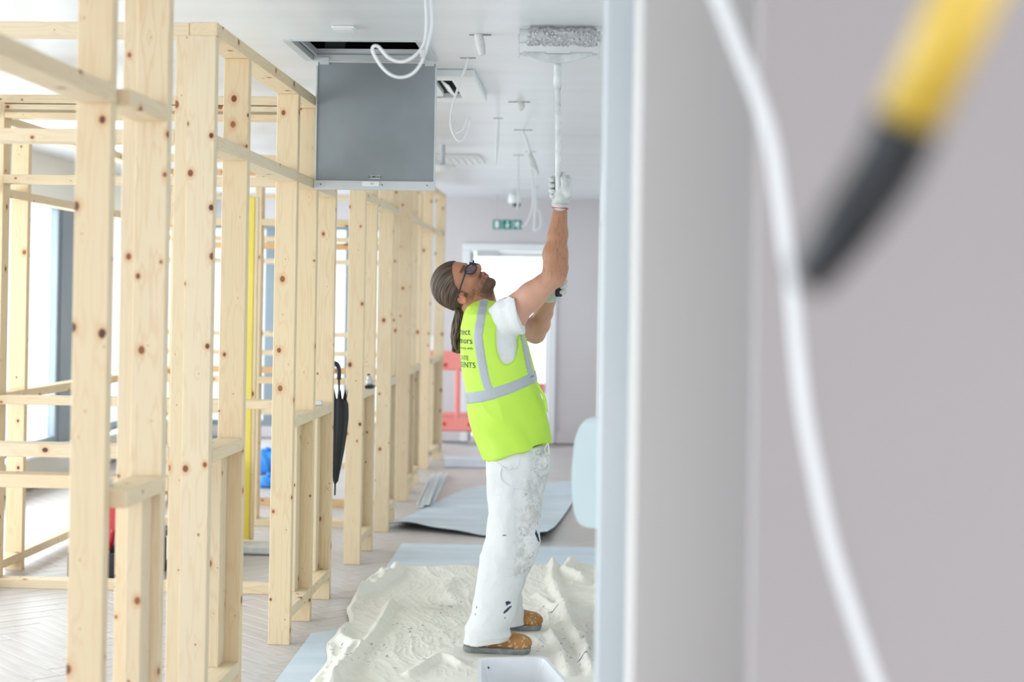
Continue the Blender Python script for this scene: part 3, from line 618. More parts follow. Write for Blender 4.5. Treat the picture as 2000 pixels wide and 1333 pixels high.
boardsheet('protection_board', 'flat blue-grey floor sheet tucked under the far edge of the dust sheet', [g(735, 1140), (0.085, g(1100, 1140)[1]), (0.085, g(1100, 1070)[1]), g(785, 1063)], 0.003, M['bluesheet'], None)
boardsheet('protection_board', 'strip of blue-grey floor sheet showing left of the dust sheet', [g(490, 1400), g(700, 1400), g(690, 1228), g(608, 1240)], 0.003, M['bluesheet'], None)
boardsheet('protection_board', 'pale floor sheet lying before the far red barrier', [g(868, 914), g(990, 916), g(985, 894), g(868, 893)], 0.004, M['bluesheet'], None)
# bundle of white trims on the floor
for i, (a, b, r, lab) in enumerate((((806, 1000), (836, 938), 0.02, 'n'), ((820, 1004), (846, 942), 0.02, 'm'), ((813, 1001), (841, 941), 0.018, 'l'))):
    p0, p1 = G(*a), G(*b); d = (p1-p0); L_ = d.length
    bm = bmesh.new(); w = 0.05; 
    for (cxx, czz, sxx, szz) in ((0, 0.003, w, 0.006), (-w/2+0.003, 0.017, 0.006, 0.022), (w/2-0.003, 0.017, 0.006, 0.022)): bbox(bm, cxx, 0, czz, sxx, L_, szz, 0.001)
    o = bmo('plastic_trunking', bm, M['white']); o.location = Vector(((-1.235, 12.0, 0.003), (-1.172, 12.15, 0.003), (-1.195, 11.9, 0.033))[i]); o.rotation_euler = (0, 0, (0.047, 0.04, 0.055)[i])
    tag(o, ['white plastic channel on the floor, nearest the posts side of the curled sheet', 'white plastic channel on the floor, rightmost of the bundle', 'white plastic channel lying on top of the floor bundle'][i], 'trunking', 'white channels on the corridor floor')

# ------------------------------------------------------------------ umbrella hanging from a rail
YU = 7.74
um = thing('folded_umbrella', 'black folded umbrella hanging point down in the gap of the pine frame', 'umbrella', P(654, 970, YU))
prof = [(968, 1.5, 654), (946, 1.8, 654.5), (940, 4.5, 655.5), (915, 7.5, 657), (880, 11.5, 659.5), (845, 14, 662), (815, 15, 664), (790, 14.5, 664), (780, 12, 663)]
bm = bmesh.new(); rings = []; seg = 24
for (py, hw, pcx) in prof:
    c = P(pcx, py, YU); r = hw*YU/FPX
    rings.append([bm.verts.new(c+Vector((math.cos(2*math.pi*k/seg), math.sin(2*math.pi*k/seg), 0))*r*(1+(0.16 if hw > 4 else 0)*math.cos(2*math.pi*k/seg*8))) for k in range(seg)])
last = rings[-1]
for A, B in zip(rings[:-1], rings[1:]):
    for k in range(seg): bm.faces.new((A[k], A[(k+1) % seg], B[(k+1) % seg], B[k]))
tips = [bm.verts.new(v.co*1.0 + Vector(((v.co.x-P(663, 780, YU).x)*0.25, 0, 0.055 if k % 3 == 0 else -0.01))) for k, v in enumerate(last)]
for k in range(seg): bm.faces.new((last[k], last[(k+1) % seg], tips[(k+1) % seg], tips[k]))
bm.faces.new(rings[0][::-1]); bmo('canopy', bm, M['blackcloth'], um, world=True)
a, b = P(663, 800, YU), P(661, 700, YU); o = tubeobj('nail', [Vector((SX-0.012, YG+ST-0.01, P(650, 716, YU).z-0.001)), Vector((SX-0.012, YU+0.03, P(650, 716, YU).z+0.001))], 0.003, M['alu'], bpy.data.objects['timber_frame.001'], 6, path=False)
tubeobj('shaft', [a, P(662, 740, YU)], 0.005, M['black'], um, 8, path=False)
tubeobj('handle', [P(662, 742, YU), P(662, 722, YU), P(658, 712, YU), P(650, 710, YU), P(645, 716, YU), P(645, 724, YU)], 0.011, M['black'], um, 8)
# sander on the third frame's rail
YS = YH+0.30
c = P(723, 748, YS); s = thing('hand_sander', 'small grey hand sander with black base standing on the far frame rail', 'tool', (c.x, YS, NL))
bm = bmesh.new(); bbox(bm, c.x, YS, NL+0.010, 0.052, 0.09, 0.018, 0.004); bmo('base_pad', bm, M['black'], s, world=True)
bm = bmesh.new(); bbox(bm, c.x-0.002, YS, NL+0.038, 0.040, 0.07, 0.035, 0.01); bbox(bm, c.x-0.006, YS, NL+0.062, 0.024, 0.05, 0.03, 0.008); bmo('sander_body', bm, M['alu'], s, world=True)
bm = bmesh.new(); bbox(bm, c.x-0.010, YS, NL+0.080, 0.014, 0.03, 0.01, 0.003); bmo('switch_cap', bm, M['black'], s, world=True)
c = Vector((SX-0.045, YF+0.33, NL)); o = box('wood_offcut', c.x, c.y, NL+0.012, 0.06, 0.04, 0.022, M['tape'], None, 0.004); tag(o, 'small pale offcut lying on the rail beside the umbrella', 'offcut')
# packet on the first frame's lower rail
o = thing('crumpled_packet', 'crumpled white packet resting on the lower rail of the nearest frame', 'packet', (SX-0.05, 4.13, NL+0.003))
bm = bmesh.new(); bmesh.ops.create_icosphere(bm, subdivisions=3, radius=1)
for v in bm.verts:
    k_ = 1+0.18*math.sin(v.co.x*7+v.co.y*5)*math.cos(v.co.z*6+1); v.co = Vector((v.co.x*0.030*k_, v.co.y*0.045*k_, v.co.z*0.016*k_))
bmesh.ops.translate(bm, vec=(SX-0.05, 4.12, NL+0.020), verts=bm.verts); bmo('packet_body', bm, M['plastic'], o, True, True)
bm = bmesh.new(); bbox(bm, SX-0.05, 4.12, NL+0.006, 0.07, 0.012, 0.010, 0.003); bmo('strap', bm, M['tape'], o, world=True)

# ------------------------------------------------------------------ things on the floor of the left rooms
# yellow board leaning in the rooms
YY = 9.3
yb = thing('yellow_board', 'tall yellow board standing on edge behind the second frame', 'board', P(480, 1015, YY+0.3))
x0, x1 = P(466, 700, YY).x, P(494, 700, YY).x
zt, zb = P(478, 385, YY).z, P(478, 1042, YY).z
box('board_face', (x0+x1)/2, YY, (zt+0.02)/2, x1-x0, 0.03, zt-0.02, M['yellow'], yb, 0.004)
box('board_edge', x1+0.012, YY-0.001, (zt+0.02)/2, 0.02, 0.028, zt-0.02, M['pine'], yb, 0.003)
YY2 = 9.0; x0, x1 = P(396, 950, YY2).x, P(450, 950, YY2).x
bn = thing('yellow_crate', 'upright yellow storage crate seen through the gap in the second frame', 'crate', ((x0+x1)/2, YY2, 0))
bm = bmesh.new(); hz = P(415, 905, YY2).z
for (cxx, cyy, sxx, syy) in (((x0+x1)/2, YY2-0.14, x1-x0, 0.02), ((x0+x1)/2, YY2+0.14, x1-x0, 0.02), (x0+0.01, YY2, 0.02, 0.26), (x1-0.01, YY2, 0.02, 0.26)): bbox(bm, cxx, cyy, hz/2+0.01, sxx, syy, hz-0.02, 0.005)
bbox(bm, (x0+x1)/2, YY2, 0.02, x1-x0-0.04, 0.26, 0.02); bmo('crate_wall', bm, M['yellow'], bn, world=True)
box('rim', (x0+x1)/2, YY2-0.155, hz-0.02, x1-x0+0.02, 0.012, 0.04, M['yellow'], bn, 0.004)
o = box('cardboard_sheet', P(490, 1040, 8.9).x, 8.95, 0.03, 0.30, 0.2, 0.05, M['tape'], None, 0.01); tag(o, 'grey flat block on the floor under the yellow board', 'block')
# blue bags far off
for (px, py, lab) in ((520, 910, 'blue plastic bag slumped on the floor behind the frames, the larger one'), (522, 938, 'flatter blue bag lying in front of the larger blue bag')):
    Y = 13.0 if py == 910 else 12.1; c = P(px, py, Y)
    bm = bmesh.new(); bmesh.ops.create_icosphere(bm, subdivisions=4, radius=1)
    big = py == 910
    for v in bm.verts:
        k_ = 1+0.07*math.sin(v.co.x*9+v.co.z*4)+0.05*math.sin(v.co.y*13+v.co.x*5); v.co = Vector((v.co.x*0.14*k_, v.co.y*0.12*k_, max(-0.5, v.co.z)*(0.13 if big else 0.05)*k_))
    zz = min(v.co.z for v in bm.verts); bmesh.ops.translate(bm, vec=(c.x, Y, -zz+0.002), verts=bm.verts)
    t = thing('plastic_bag', lab, 'bag', (c.x, Y, 0)); bmo('bag_body', bm, M['blue'], t, True, True)
    tubeobj('knot', [Vector((c.x, Y, (0.17 if big else 0.06))), Vector((c.x+0.02, Y, (0.22 if big else 0.10)))], [0.012, 0.03], M['blue'], t, 8)
# red tool box with tools, white helmet, rucksack, black case
YT = 8.15; c = P(212, 1122, YT)
tb = thing('toolbox', 'open red and black toolbox on the floor behind the nearest frame', 'toolbox', (c.x, YT, 0))
bm = bmesh.new()
for (dx, dy, sx, sy) in ((0, -0.13, 0.36, 0.02), (0, 0.13, 0.36, 0.02), (-0.17, 0, 0.02, 0.24), (0.17, 0, 0.02, 0.24)): bbox(bm, c.x+dx, YT+dy, 0.07, sx, sy, 0.13, 0.006)
bbox(bm, c.x, YT, 0.012, 0.34, 0.24, 0.016); bmo('case', bm, M['black'], tb, world=True)
bm = bmesh.new(); bbox(bm, 0, 0, 0, 0.36, 0.03, 0.24, 0.01, Matrix.Rotation(math.radians(-18), 3, 'X')); bmesh.ops.translate(bm, vec=(c.x, YT+0.18, 0.24), verts=bm.verts); bmo('lid', bm, M['red'], tb, world=True)
M['orange'] = noisy('orange_grip', (0.75, 0.20, 0.03), (0.8, 0.25, 0.05), 5.0, rough=0.5)
for i, (dx, mt_, lab) in enumerate(((-0.06, 'orange', 'orange handled screwdriver'), (0.0, 'red', 'red handled screwdriver'), (0.07, 'blue', 'blue handled screwdriver'))):
    t = thing('screwdriver', lab+' standing in the open toolbox', 'tool', (c.x+dx, YT, 0.05))
    tubeobj('handle', [Vector((c.x+dx, YT, 0.13)), Vector((c.x+dx+0.015, YT-0.02, 0.18)), Vector((c.x+dx+0.03, YT-0.03, 0.24))], [0.012, 0.018, 0.014], M[mt_], t, 8)
    tubeobj('blade', [Vector((c.x+dx-0.02, YT+0.02, 0.03)), Vector((c.x+dx, YT, 0.14))], 0.004, M['alu'], t, 6, path=False)
YW = 8.75; c = P(214, 1035, YW)
bk = thing('white_bucket', 'white paint bucket standing behind the red toolbox', 'bucket', (c.x, YW, 0)); zz = P(214, 1008, YW).z
lathe('bucket_body', [(0, 0.003), (0.11, 0.003), (0.135, zz), (0.128, zz), (0.105, 0.02), (0, 0.02)], M['plastic'], bk, (c.x, YW, 0), 28)
lathe('rim', [(0.134, zz-0.03), (0.143, zz-0.028), (0.143, zz-0.006), (0.134, zz-0.004)], M['plastic'], bk, (c.x, YW, 0), 28)
tubeobj('handle', [Vector((c.x-0.14, YW, zz-0.02)), Vector((c.x-0.08, YW-0.13, zz-0.07)), Vector((c.x+0.08, YW-0.13, zz-0.07)), Vector((c.x+0.14, YW, zz-0.02))], 0.003, M['alu'], bk, 6)
YR = 8.6; c = P(397, 1060, YR)
rk = thing('rucksack', 'black rucksack with a red zip on the floor behind the broad double post', 'bag', (c.x, YR, 0))
bm = bmesh.new(); bmesh.ops.create_icosphere(bm, subdivisions=4, radius=1)
for v in bm.verts: v.co = Vector((math.copysign(abs(v.co.x)**0.7, v.co.x)*0.075, math.copysign(abs(v.co.y)**0.7, v.co.y)*0.12, math.copysign(abs(v.co.z)**0.7, v.co.z)*0.17)); v.co.x += 0.1*v.co.z
bmesh.ops.translate(bm, vec=(c.x, YR, 0.176), verts=bm.verts); bmo('pack', bm, M['blackcloth'], rk, True, True)
tubeobj('zip', [Vector((c.x-0.04, YR-0.12, 0.10)), Vector((c.x+0.0, YR-0.13, 0.2)), Vector((c.x+0.05, YR-0.10, 0.28)), Vector((c.x+0.085, YR-0.04, 0.31))], 0.004, M['red'], rk, 6)
o = thing('drill_case', 'low black drill case on the floor in front of the rucksack', 'case', (P(404, 1118, 8.1).x, 8.1, 0)); xx = P(404, 1118, 8.1).x
box('case_body', xx-0.06, 8.12, 0.045, 0.26, 0.16, 0.08, M['black'], o, 0.01); box('handle', xx-0.06, 8.03, 0.05, 0.09, 0.02, 0.02, M['black'], o, 0.005)
o = thing('drill', 'dark cordless drill standing between the nearest frame and the double post', 'tool', (P(318, 1120, 8.3).x, 8.3, 0)); xx = P(316, 1120, 8.3).x
bm = bmesh.new(); bbox(bm, xx, 8.3, 0.03, 0.07, 0.1, 0.055, 0.01); bbox(bm, xx, 8.3, 0.12, 0.04, 0.05, 0.14, 0.012); bmo('drill_body', bm, M['black'], o, world=True)
bm = bmesh.new(); bbox(bm, xx, 8.27, 0.21, 0.055, 0.2, 0.06, 0.018); bmo('motor', bm, M['dkframe'], o, world=True)

# ------------------------------------------------------------------ foreground at the right
# rounded white panel edge fixed to the corridor wall
YQ = 4.3
q = [(1166, 820), (1148, 822), (1132, 838), (1121, 870), (1116, 920), (1116, 965), (1120, 1000), (1128, 1022), (1140, 1031), (1166, 1034)]
pts = [P(x, y, YQ) for x, y in q]; pts += [Vector((RWX-0.002, YQ, pts[-1].z)), Vector((RWX-0.002, YQ, pts[0].z))]
bk = thing('wall_panel', 'white rounded panel sticking out from the right corridor wall', 'panel', (RWX, YQ, pts[5].z))
bm = bmesh.new(); v = [bm.verts.new(p) for p in pts]; f_ = bm.faces.new(v); r = bmesh.ops.extrude_face_region(bm, geom=[f_]); bmesh.ops.translate(bm, vec=(0.0, 0.10, 0), verts=[g_ for g_ in r['geom'] if isinstance(g_, bmesh.types.BMVert)])
bmesh.ops.recalc_face_normals(bm, faces=bm.faces); bmesh.ops.bevel(bm, geom=[e for e in bm.edges], offset=0.005, segments=2, affect='EDGES')
M['paleaqua'] = noisy('pale_aqua_laminate', (0.60, 0.70, 0.72), (0.63, 0.73, 0.75), 2.0, rough=0.5)
bmo('panel_body', bm, M['paleaqua'], bk, world=True)
# blurred white cable hanging in front of the near wall
YK_ = 1.55
ck = thing('foreground_cable', 'thick white cable hanging out of focus in front of the near right wall', 'cable', P(1500, 1333, YK_))
tubeobj('flex', [P(x, y, YK_+dy) for x, y, dy in ((1330, -150, 0.02), (1375, -60, 0.01), (1405, 0, 0), (1440, 90, 0), (1480, 190, 0), (1507, 280, 0), (1522, 380, 0), (1535, 480, 0), (1547, 570, 0), (1557, 680, 0), (1570, 800, 0), (1592, 920, 0), (1622, 1060, 0), (1662, 1190, 0), (1710, 1333, 0), (1745, 1420, 0))], 0.0072, M['cable'], ck, 10, n=6)
# yellow pole with black end, very close to the lens
YP_ = 0.80
pk = thing('extension_pole', 'blurred yellow pole with a black grip hanging close to the camera at upper right', 'pole', P(1570, 560, YP_))
tubeobj('pole_tube', [P(1960, -160, YP_-0.05), P(1775, 235, YP_)], 0.017, M['pvcyellow'], pk, 16, path=False)
tubeobj('black_grip', [P(1776, 233, YP_), P(1730, 330, YP_+0.01), P(1655, 440, YP_+0.02), P(1580, 545, YP_+0.04)], [0.018, 0.0175, 0.016, 0.012], M['black'], pk, 16)
# ------------------------------------------------------------------ sculpting by distance fields
import openvdb
class Field:
    def __init__(s, lo, hi, vox):
        s.lo = np.array(lo, float); s.v = vox; s.n = np.ceil((np.array(hi)-s.lo)/vox).astype(int)+1
        s.a = np.full(s.n, 0.15, np.float32)
    def _sub(s, lo, hi, m):
        i0 = np.maximum(np.floor((np.array(lo)-m-s.lo)/s.v).astype(int), 0); i1 = np.minimum(np.ceil((np.array(hi)+m-s.lo)/s.v).astype(int)+1, s.n)
        if (i1 <= i0).any(): return None
        sl = tuple(slice(a, b) for a, b in zip(i0, i1))
        g = [ (s.lo[k]+np.arange(i0[k], i1[k])*s.v).astype(np.float32) for k in range(3)]
        return sl, g[0][:, None, None], g[1][None, :, None], g[2][None, None, :]
    def put(s, d, sl, op, k):
        A = s.a[sl]
        if op == 'u':
            if k > 0: h = np.clip(0.5+0.5*(A-d)/k, 0, 1); s.a[sl] = A*(1-h)+d*h-k*h*(1-h)
            else: s.a[sl] = np.minimum(A, d)
        elif op == 's':
            if k > 0: h = np.clip(0.5-0.5*(A+d)/k, 0, 1); s.a[sl] = A*(1-h)-d*h+k*h*(1-h)
            else: s.a[sl] = np.maximum(A, -d)
        elif op == 'i': s.a[sl] = np.maximum(A, d)
    def cap(s, p, q, r1, r2=None, k=0.01, op='u'):
        r2 = r1 if r2 is None else r2; p = np.array(p, float); q = np.array(q, float); R = max(r1, r2)
        t = s._sub(np.minimum(p, q)-R, np.maximum(p, q)+R, k+3*s.v)
        if t is None: return
        sl, x, y, z = t; d = q-p; L = max((d@d), 1e-9)
        h = np.clip(((x-p[0])*d[0]+(y-p[1])*d[1]+(z-p[2])*d[2])/L, 0, 1)
        dist = np.sqrt((x-p[0]-h*d[0])**2+(y-p[1]-h*d[1])**2+(z-p[2]-h*d[2])**2) - (r1+(r2-r1)*h)
        s.put(dist, sl, op, k)
    def chain(s, pts, rs, k=0.01, op='u'):
        for i in range(len(pts)-1): s.cap(pts[i], pts[i+1], rs[i], rs[i+1], k, op)
    def ell(s, c, r, R=None, k=0.01, op='u'):
        c = np.array(c, float); r = np.array(r, float); B = r.max()
        R = np.eye(3) if R is None else np.array(R, float)           # rows: local axes
        ext = np.sqrt(((R.T*r)**2).sum(1))
        t = s._sub(c-ext, c+ext, k+3*s.v)
        if t is None: return
        sl, x, y, z = t; X, Y, Z = x-c[0], y-c[1], z-c[2]
        l = [(R[i, 0]*X+R[i, 1]*Y+R[i, 2]*Z)/r[i] for i in range(3)]
        n = np.sqrt(l[0]**2+l[1]**2+l[2]**2)+1e-6; g = np.sqrt((l[0]/r[0])**2+(l[1]/r[1])**2+(l[2]/r[2])**2)+1e-6
        s.put(n*(n-1)/g, sl, op, k)
    def fn(s, f, lo, hi, k=0.0, op='u', m=0.0):
        t = s._sub(lo, hi, m+k)
        if t is None: return
        sl, x, y, z = t; s.put(f(x, y, z).astype(np.float32)+np.zeros(s.a[sl].shape, np.float32), sl, op, k)
    def mesh(s, name, smooth=2):
        a = np.ascontiguousarray(s.a); a[0], a[-1] = 0.1, 0.1; a[:, 0], a[:, -1] = 0.1, 0.1; a[:, :, 0], a[:, :, -1] = 0.1, 0.1
        g = openvdb.FloatGrid(0.1); g.copyFromArray(a); pts, quads = g.convertToQuads(0.0)
        pts = pts*s.v+s.lo
        e = np.concatenate([quads[:, [0, 1]], quads[:, [1, 2]], quads[:, [2, 3]], quads[:, [3, 0]]]); n = len(pts)
        for it in range(smooth*2):
            acc = np.zeros((n, 3)); c = np.zeros(n)
            for cc in range(3): acc[:, cc] = np.bincount(e[:, 0], pts[e[:, 1], cc], n)+np.bincount(e[:, 1], pts[e[:, 0], cc], n)
            c = np.bincount(e[:, 0], minlength=n)+np.bincount(e[:, 1], minlength=n)
            pts = pts + (0.5 if it % 2 == 0 else -0.52)*(acc/np.maximum(c, 1)[:, None]-pts)
        me = bpy.data.meshes.new(name); me.vertices.add(n); me.vertices.foreach_set('co', pts.ravel())
        q = quads[:, ::-1]; me.loops.add(q.size); me.polygons.add(len(q)); me.loops.foreach_set('vertex_index', q.ravel().astype(np.int32))
        me.polygons.foreach_set('loop_start', np.arange(0, q.size, 4, dtype=np.int32)); me.update(calc_edges=True); me.validate()
        if me.polygons:      # make sure the faces look outward
            bm = bmesh.new(); bm.from_mesh(me)
            if bm.calc_volume(signed=True) < 0: bmesh.ops.reverse_faces(bm, faces=bm.faces)
            bm.to_mesh(me); bm.free()
        return me, pts
def vcol(me, cols, name='Col'):
    at = me.color_attributes.new(name, 'FLOAT_COLOR', 'POINT'); c = np.ones((len(me.vertices), 4), np.float32); c[:, :3] = cols; at.data.foreach_set('color', c.ravel())
def vnoise(p, seed=0):                    # smooth value noise on points (n,3)
    p = np.asarray(p, float); i = np.floor(p).astype(int); f = p-i; f = f*f*(3-2*f)
    def h(a, b, c): v = np.sin(a*127.1+b*311.7+c*74.7+seed*53.3)*43758.5453; return v-np.floor(v)
    r = 0
    for dx in (0, 1):
        for dy in (0, 1):
            for dz in (0, 1):
                r = r + h(i[..., 0]+dx, i[..., 1]+dy, i[..., 2]+dz)*(f[..., 0] if dx else 1-f[..., 0])*(f[..., 1] if dy else 1-f[..., 1])*(f[..., 2] if dz else 1-f[..., 2])
    return r
def loft(secs, n=2.4, cut=None):
    # secs: (z, xc, a, yc, b) sorted by z; returns a distance-like function
    S = np.array(sorted(secs)); Z = S[:, 0]
    def f(x, y, z, off=0.0):
        xc, a, yc, b = [np.interp(z, Z, S[:, i]) for i in (1, 2, 3, 4)]
        a = a+off; b = b+off
        q = (np.abs((x-xc)/a)**n+np.abs((y-yc)/b)**n)**(1/n)
        return (q-1)*np.minimum(a, b)
    return f

# ------------------------------------------------------------------ the painter
YM_ = 6.62
def W(px, py, Y=YM_): return np.array(P(px, py, Y))
def sec(py, xl, xr, Y, b, grow=0.0):
    l, r = W(xl, py, Y), W(xr, py, Y); return ((l[2]+r[2])/2, (l[0]+r[0])/2, (r[0]-l[0])/2+grow, Y, b+grow)
man = thing('person', 'man in a yellow high-visibility vest and white trousers painting the ceiling, looking up', 'person', P(960, 1290, 6.5))
man.location.z = 0
# torso as slices (the vest silhouette)
torso = [sec(588, 925, 985, 6.62, 0.060), sec(600, 914, 1000, 6.62, 0.12), sec(615, 909, 1010, 6.62, 0.175), sec(640, 904, 1017, 6.62, 0.195), sec(680, 903, 1030, 6.62, 0.190), sec(720, 905, 1040, 6.62, 0.180),
         sec(765, 914, 1050, 6.62, 0.178), sec(790, 919, 1060, 6.62, 0.178), sec(830, 922, 1068, 6.62, 0.186), sec(870, 936, 1071, 6.63, 0.196), sec(900, 949, 1073, 6.63, 0.20)]
TF = loft(torso, 2.3)
Zt = lambda py, px=990: W(px, py)[2]
# arms
sh_n = W(986, 622, 6.50); el_n = W(1083, 540, 6.40); wr_n = W(1094, 407, 6.40)
sh_f = W(1006, 636, 6.78); el_f = W(1046, 652, 6.90); wr_f = W(1071, 588, 6.74)
# head frame: f forward, u up, s towards the camera (right side of the face)
HO = W(905, 560, 6.60); PXM = 6.60/FPX
def v2(dx, dy): return np.array([dx, 0, -dy], float)
hf0 = v2(0.43, -0.90); hu0 = v2(-0.90, -0.43); hs0 = np.array([0, -1.0, 0])
yw = math.radians(24); hf = hf0*math.cos(yw)+hs0*math.sin(yw); hs = hs0*math.cos(yw)-hf0*math.sin(yw); hu = hu0
hf /= np.linalg.norm(hf); hs /= np.linalg.norm(hs); hu /= np.linalg.norm(hu); HR = np.array([hf, hu, hs])
def H(f, u, s=0.0): return HO+(hf*f+hu*u+hs*s)*PXM
def hr(*r): return np.array(r)*PXM
F_ = Field((P(835, 600, YM_).x-0.02, 6.20, 0.0), (P(1130, 600, YM_).x, 7.05, W(1090, 330)[2]), 0.0032)
F_ = Field((W(843, 600)[0], 6.28, W(900, 760)[2]), (W(1118, 600)[0], 7.02, W(1090, 380)[2]), 0.0031)
K = 0.012
F_.fn(lambda x, y, z: TF(x, y, z, -0.014), (W(895, 700)[0], 6.38, W(900, 765)[2]), (W(1056, 700)[0], 6.86, W(900, 598)[2]), 0.01)
# neck
F_.cap(W(935, 612, 6.62), H(-14, -20), 0.062, 0.058, 0.02)
F_.cap(W(955, 612, 6.62), H(6, -42), 0.046, 0.044, 0.02)
# near arm
F_.chain([sh_n, sh_n*0.45+el_n*0.55, el_n], [0.069, 0.055, 0.043], 0.02)
F_.cap(sh_n*0.5+el_n*0.5+np.array([-0.01, 0, -0.016]), sh_n*0.2+el_n*0.8+np.array([-0.004, 0, -0.006]), 0.043, 0.034, 0.02)
F_.ell(sh_n+np.array([0.02, -0.01, 0.01]), (0.075, 0.066, 0.068), k=0.02)
fa = lambda t: el_n*(1-t)+wr_n*t
F_.chain([fa(0.0), fa(0.12)+np.array([0.002, 0, 0]), fa(0.32)+np.array([-0.004, 0, 0]), fa(0.62), fa(1.05)], [0.041, 0.049, 0.050, 0.039, 0.029], 0.02)
F_.cap(el_n+np.array([0.012, 0, -0.012]), fa(0.1), 0.026, 0.028, 0.02)
# far arm
F_.chain([sh_f, el_f], [0.054, 0.041], 0.02)
fb = lambda t: el_f*(1-t)+wr_f*t
F_.chain([el_f, fb(0.3), fb(0.65), fb(1.2)], [0.042, 0.046, 0.038, 0.030], 0.02)
# head
F_.ell(H(-3, 14), hr(46, 45, 35), HR, 0.01)
F_.ell(H(14, -13), hr(28, 40, 27), HR, 0.02)
F_.ell(H(12, -30), hr(29, 23, 24), HR, 0.015)
F_.ell(H(33, -47), hr(9.5, 9, 12), HR, 0.018)
F_.cap(H(36, 14, 13), H(38.5, 13, 4), 4.5*PXM, 4.5*PXM, 0.012); F_.cap(H(36, 14, -13), H(38.5, 13, -4), 4.5*PXM, 4.5*PXM, 0.012)
for s in (1, -1):
    F_.ell(H(42, 2, 14*s), hr(8, 7, 9), HR, 0.008, 's')
    F_.ell(H(33.5, 2, 13.5*s), hr(6.2, 6, 7), HR, 0.002)
    F_.ell(H(29, -12, 18*s), hr(10, 9, 9), HR, 0.015)
F_.cap(H(38.5, 7), H(53, -11.5), 3.4*PXM, 4.8*PXM, 0.006)
for s in (1, -1): F_.ell(H(46, -14.5, 5.2*s), hr(5.5, 4, 4), HR, 0.005)
for s in (1, -1): F_.ell(H(48, -18.5, 3.4*s), hr(2.2, 2.0, 1.8), HR, 0.002, 's')
F_.ell(H(38, -27), hr(8, 8, 13), HR, 0.01)
F_.cap(H(43.5, -25.5, 6), H(44.8, -25, 0), 2.6*PXM, 3.0*PXM, 0.004); F_.cap(H(43.5, -25.5, -6), H(44.8, -25, 0), 2.6*PXM, 3.0*PXM, 0.004)
F_.cap(H(42, -33, 5), H(43, -33.5, 0), 3.0*PXM, 3.4*PXM, 0.004); F_.cap(H(42, -33, -5), H(43, -33.5, 0), 3.0*PXM, 3.4*PXM, 0.004)
F_.ell(H(46, -29.3), hr(5, 1.6, 7), HR, 0.003, 's')
for s in (1, -1):
    er = np.array([hf*0.95-hu*0.2, hu*0.95+hf*0.2, hs])
    er = er/np.linalg.norm(er, axis=1)[:, None]
    F_.ell(H(-10, -7, 33.5*s), hr(9.5, 14.5, 4.6), er, 0.006)
    F_.ell(H(-9, -6, 38.0*s), hr(6.0, 10.5, 3.0), er, 0.003, 's')
    F_.ell(H(-4, -8, 36.5*s), hr(2.5, 3.2, 2.4), er, 0.003)
bme, bp = F_.mesh('body', 2)
# skin colour: head-local coordinates mark beard, brows, lips
d = (bp-HO)/PXM; lf_, lu_, ls_ = d@hf, d@hu, d@hs
def ss(a, b, x): t = np.clip((x-a)/(b-a), 0, 1); return t*t*(3-2*t)
skin = np.array([0.46, 0.21, 0.125]); arm = np.array([0.42, 0.205, 0.12]); stub = np.array([0.085, 0.045, 0.032]); lip = np.array([0.42, 0.15, 0.12]); armp = np.array([0.60, 0.33, 0.24])
cols = np.tile(skin, (len(bp), 1))
headm = (np.abs(lf_) < 62) & (np.abs(lu_) < 66) & (np.abs(ls_) < 46)
nz = vnoise(bp*90, 3)*0.5+vnoise(bp*240, 4)*0.5
jaw = ss(-12, -27, lu_ + 0.10*(lf_-20))*ss(-12, 2, lf_)*ss(-66, -58, lu_)
under = 1-ss(-4, -14, lf_+0.25*(lu_+50)-6)
side = ss(-8, -16, lu_-0.75*(30-lf_)*0.35)
stash = ss(-18, -21, lu_)*ss(-27, -24, lu_)*ss(32, 38, lf_)*ss(17, 12, np.abs(ls_))
chin = ss(-34, -39, lu_)*ss(14, 24, lf_)
mask = np.clip(jaw*side*0.70*(0.25+1.2*nz)+0.75*chin*(0.5+nz)+0.8*stash*(0.5+nz), 0, 0.9)*headm
mouth = (ss(-21.5, -24, lu_)*ss(-37, -34, lu_)*ss(41.5, 43.5, lf_)*ss(9.5, 6.5, np.abs(ls_)))
mask = mask*(1-mouth)
burn = ss(8, 3, lf_)*ss(-8, -3, lf_)*ss(-26, -14, lu_)*ss(6, 0, lu_)*ss(22, 28, np.abs(ls_)); mask = np.maximum(mask, 0.85*burn*headm)
brow = ss(10.5, 12.5, lu_)*ss(18.5, 16, lu_)*ss(30, 33, lf_)*ss(3, 5, np.abs(ls_))*ss(23, 20, np.abs(ls_)); mask = np.maximum(mask, 0.9*brow*headm)
inneck = headm & (lu_ < -30) & (lf_ < 8); mask = np.where(inneck, mask*0.2, mask)
cols = cols*(1-mask[:, None])+stub*mask[:, None]
m3 = (mouth*headm)[:, None]; cols = cols*(1-m3)+lip*m3
eye = headm & (np.linalg.norm(np.stack([lf_-33.5, lu_-2, np.abs(ls_)-13.5], 1)/np.array([6.6, 6.4, 7.4]), axis=1) < 1.12) & (lf_ > 36.5)
cols[eye] = (0.62, 0.55, 0.50); iris = eye & (np.hypot(lu_-4, np.abs(ls_)-13.5) < 2.6); cols[iris] = (0.03, 0.02, 0.015)
ear = headm & (np.abs(ls_) > 30) & (lf_ < 2) & (lf_ > -22) & (lu_ < 12); cols[ear] = np.array([0.60, 0.24, 0.16])
am = ~headm; hairn = np.clip((vnoise(bp*np.array([260, 120, 60]), 8)-0.52)*3, 0, 1)*0.35
tz = bp[:, 2]; up = np.clip((el_n[2]+0.02-tz)/0.08, 0, 1)
ac_ = arm*(1-up[:, None])+armp*up[:, None]
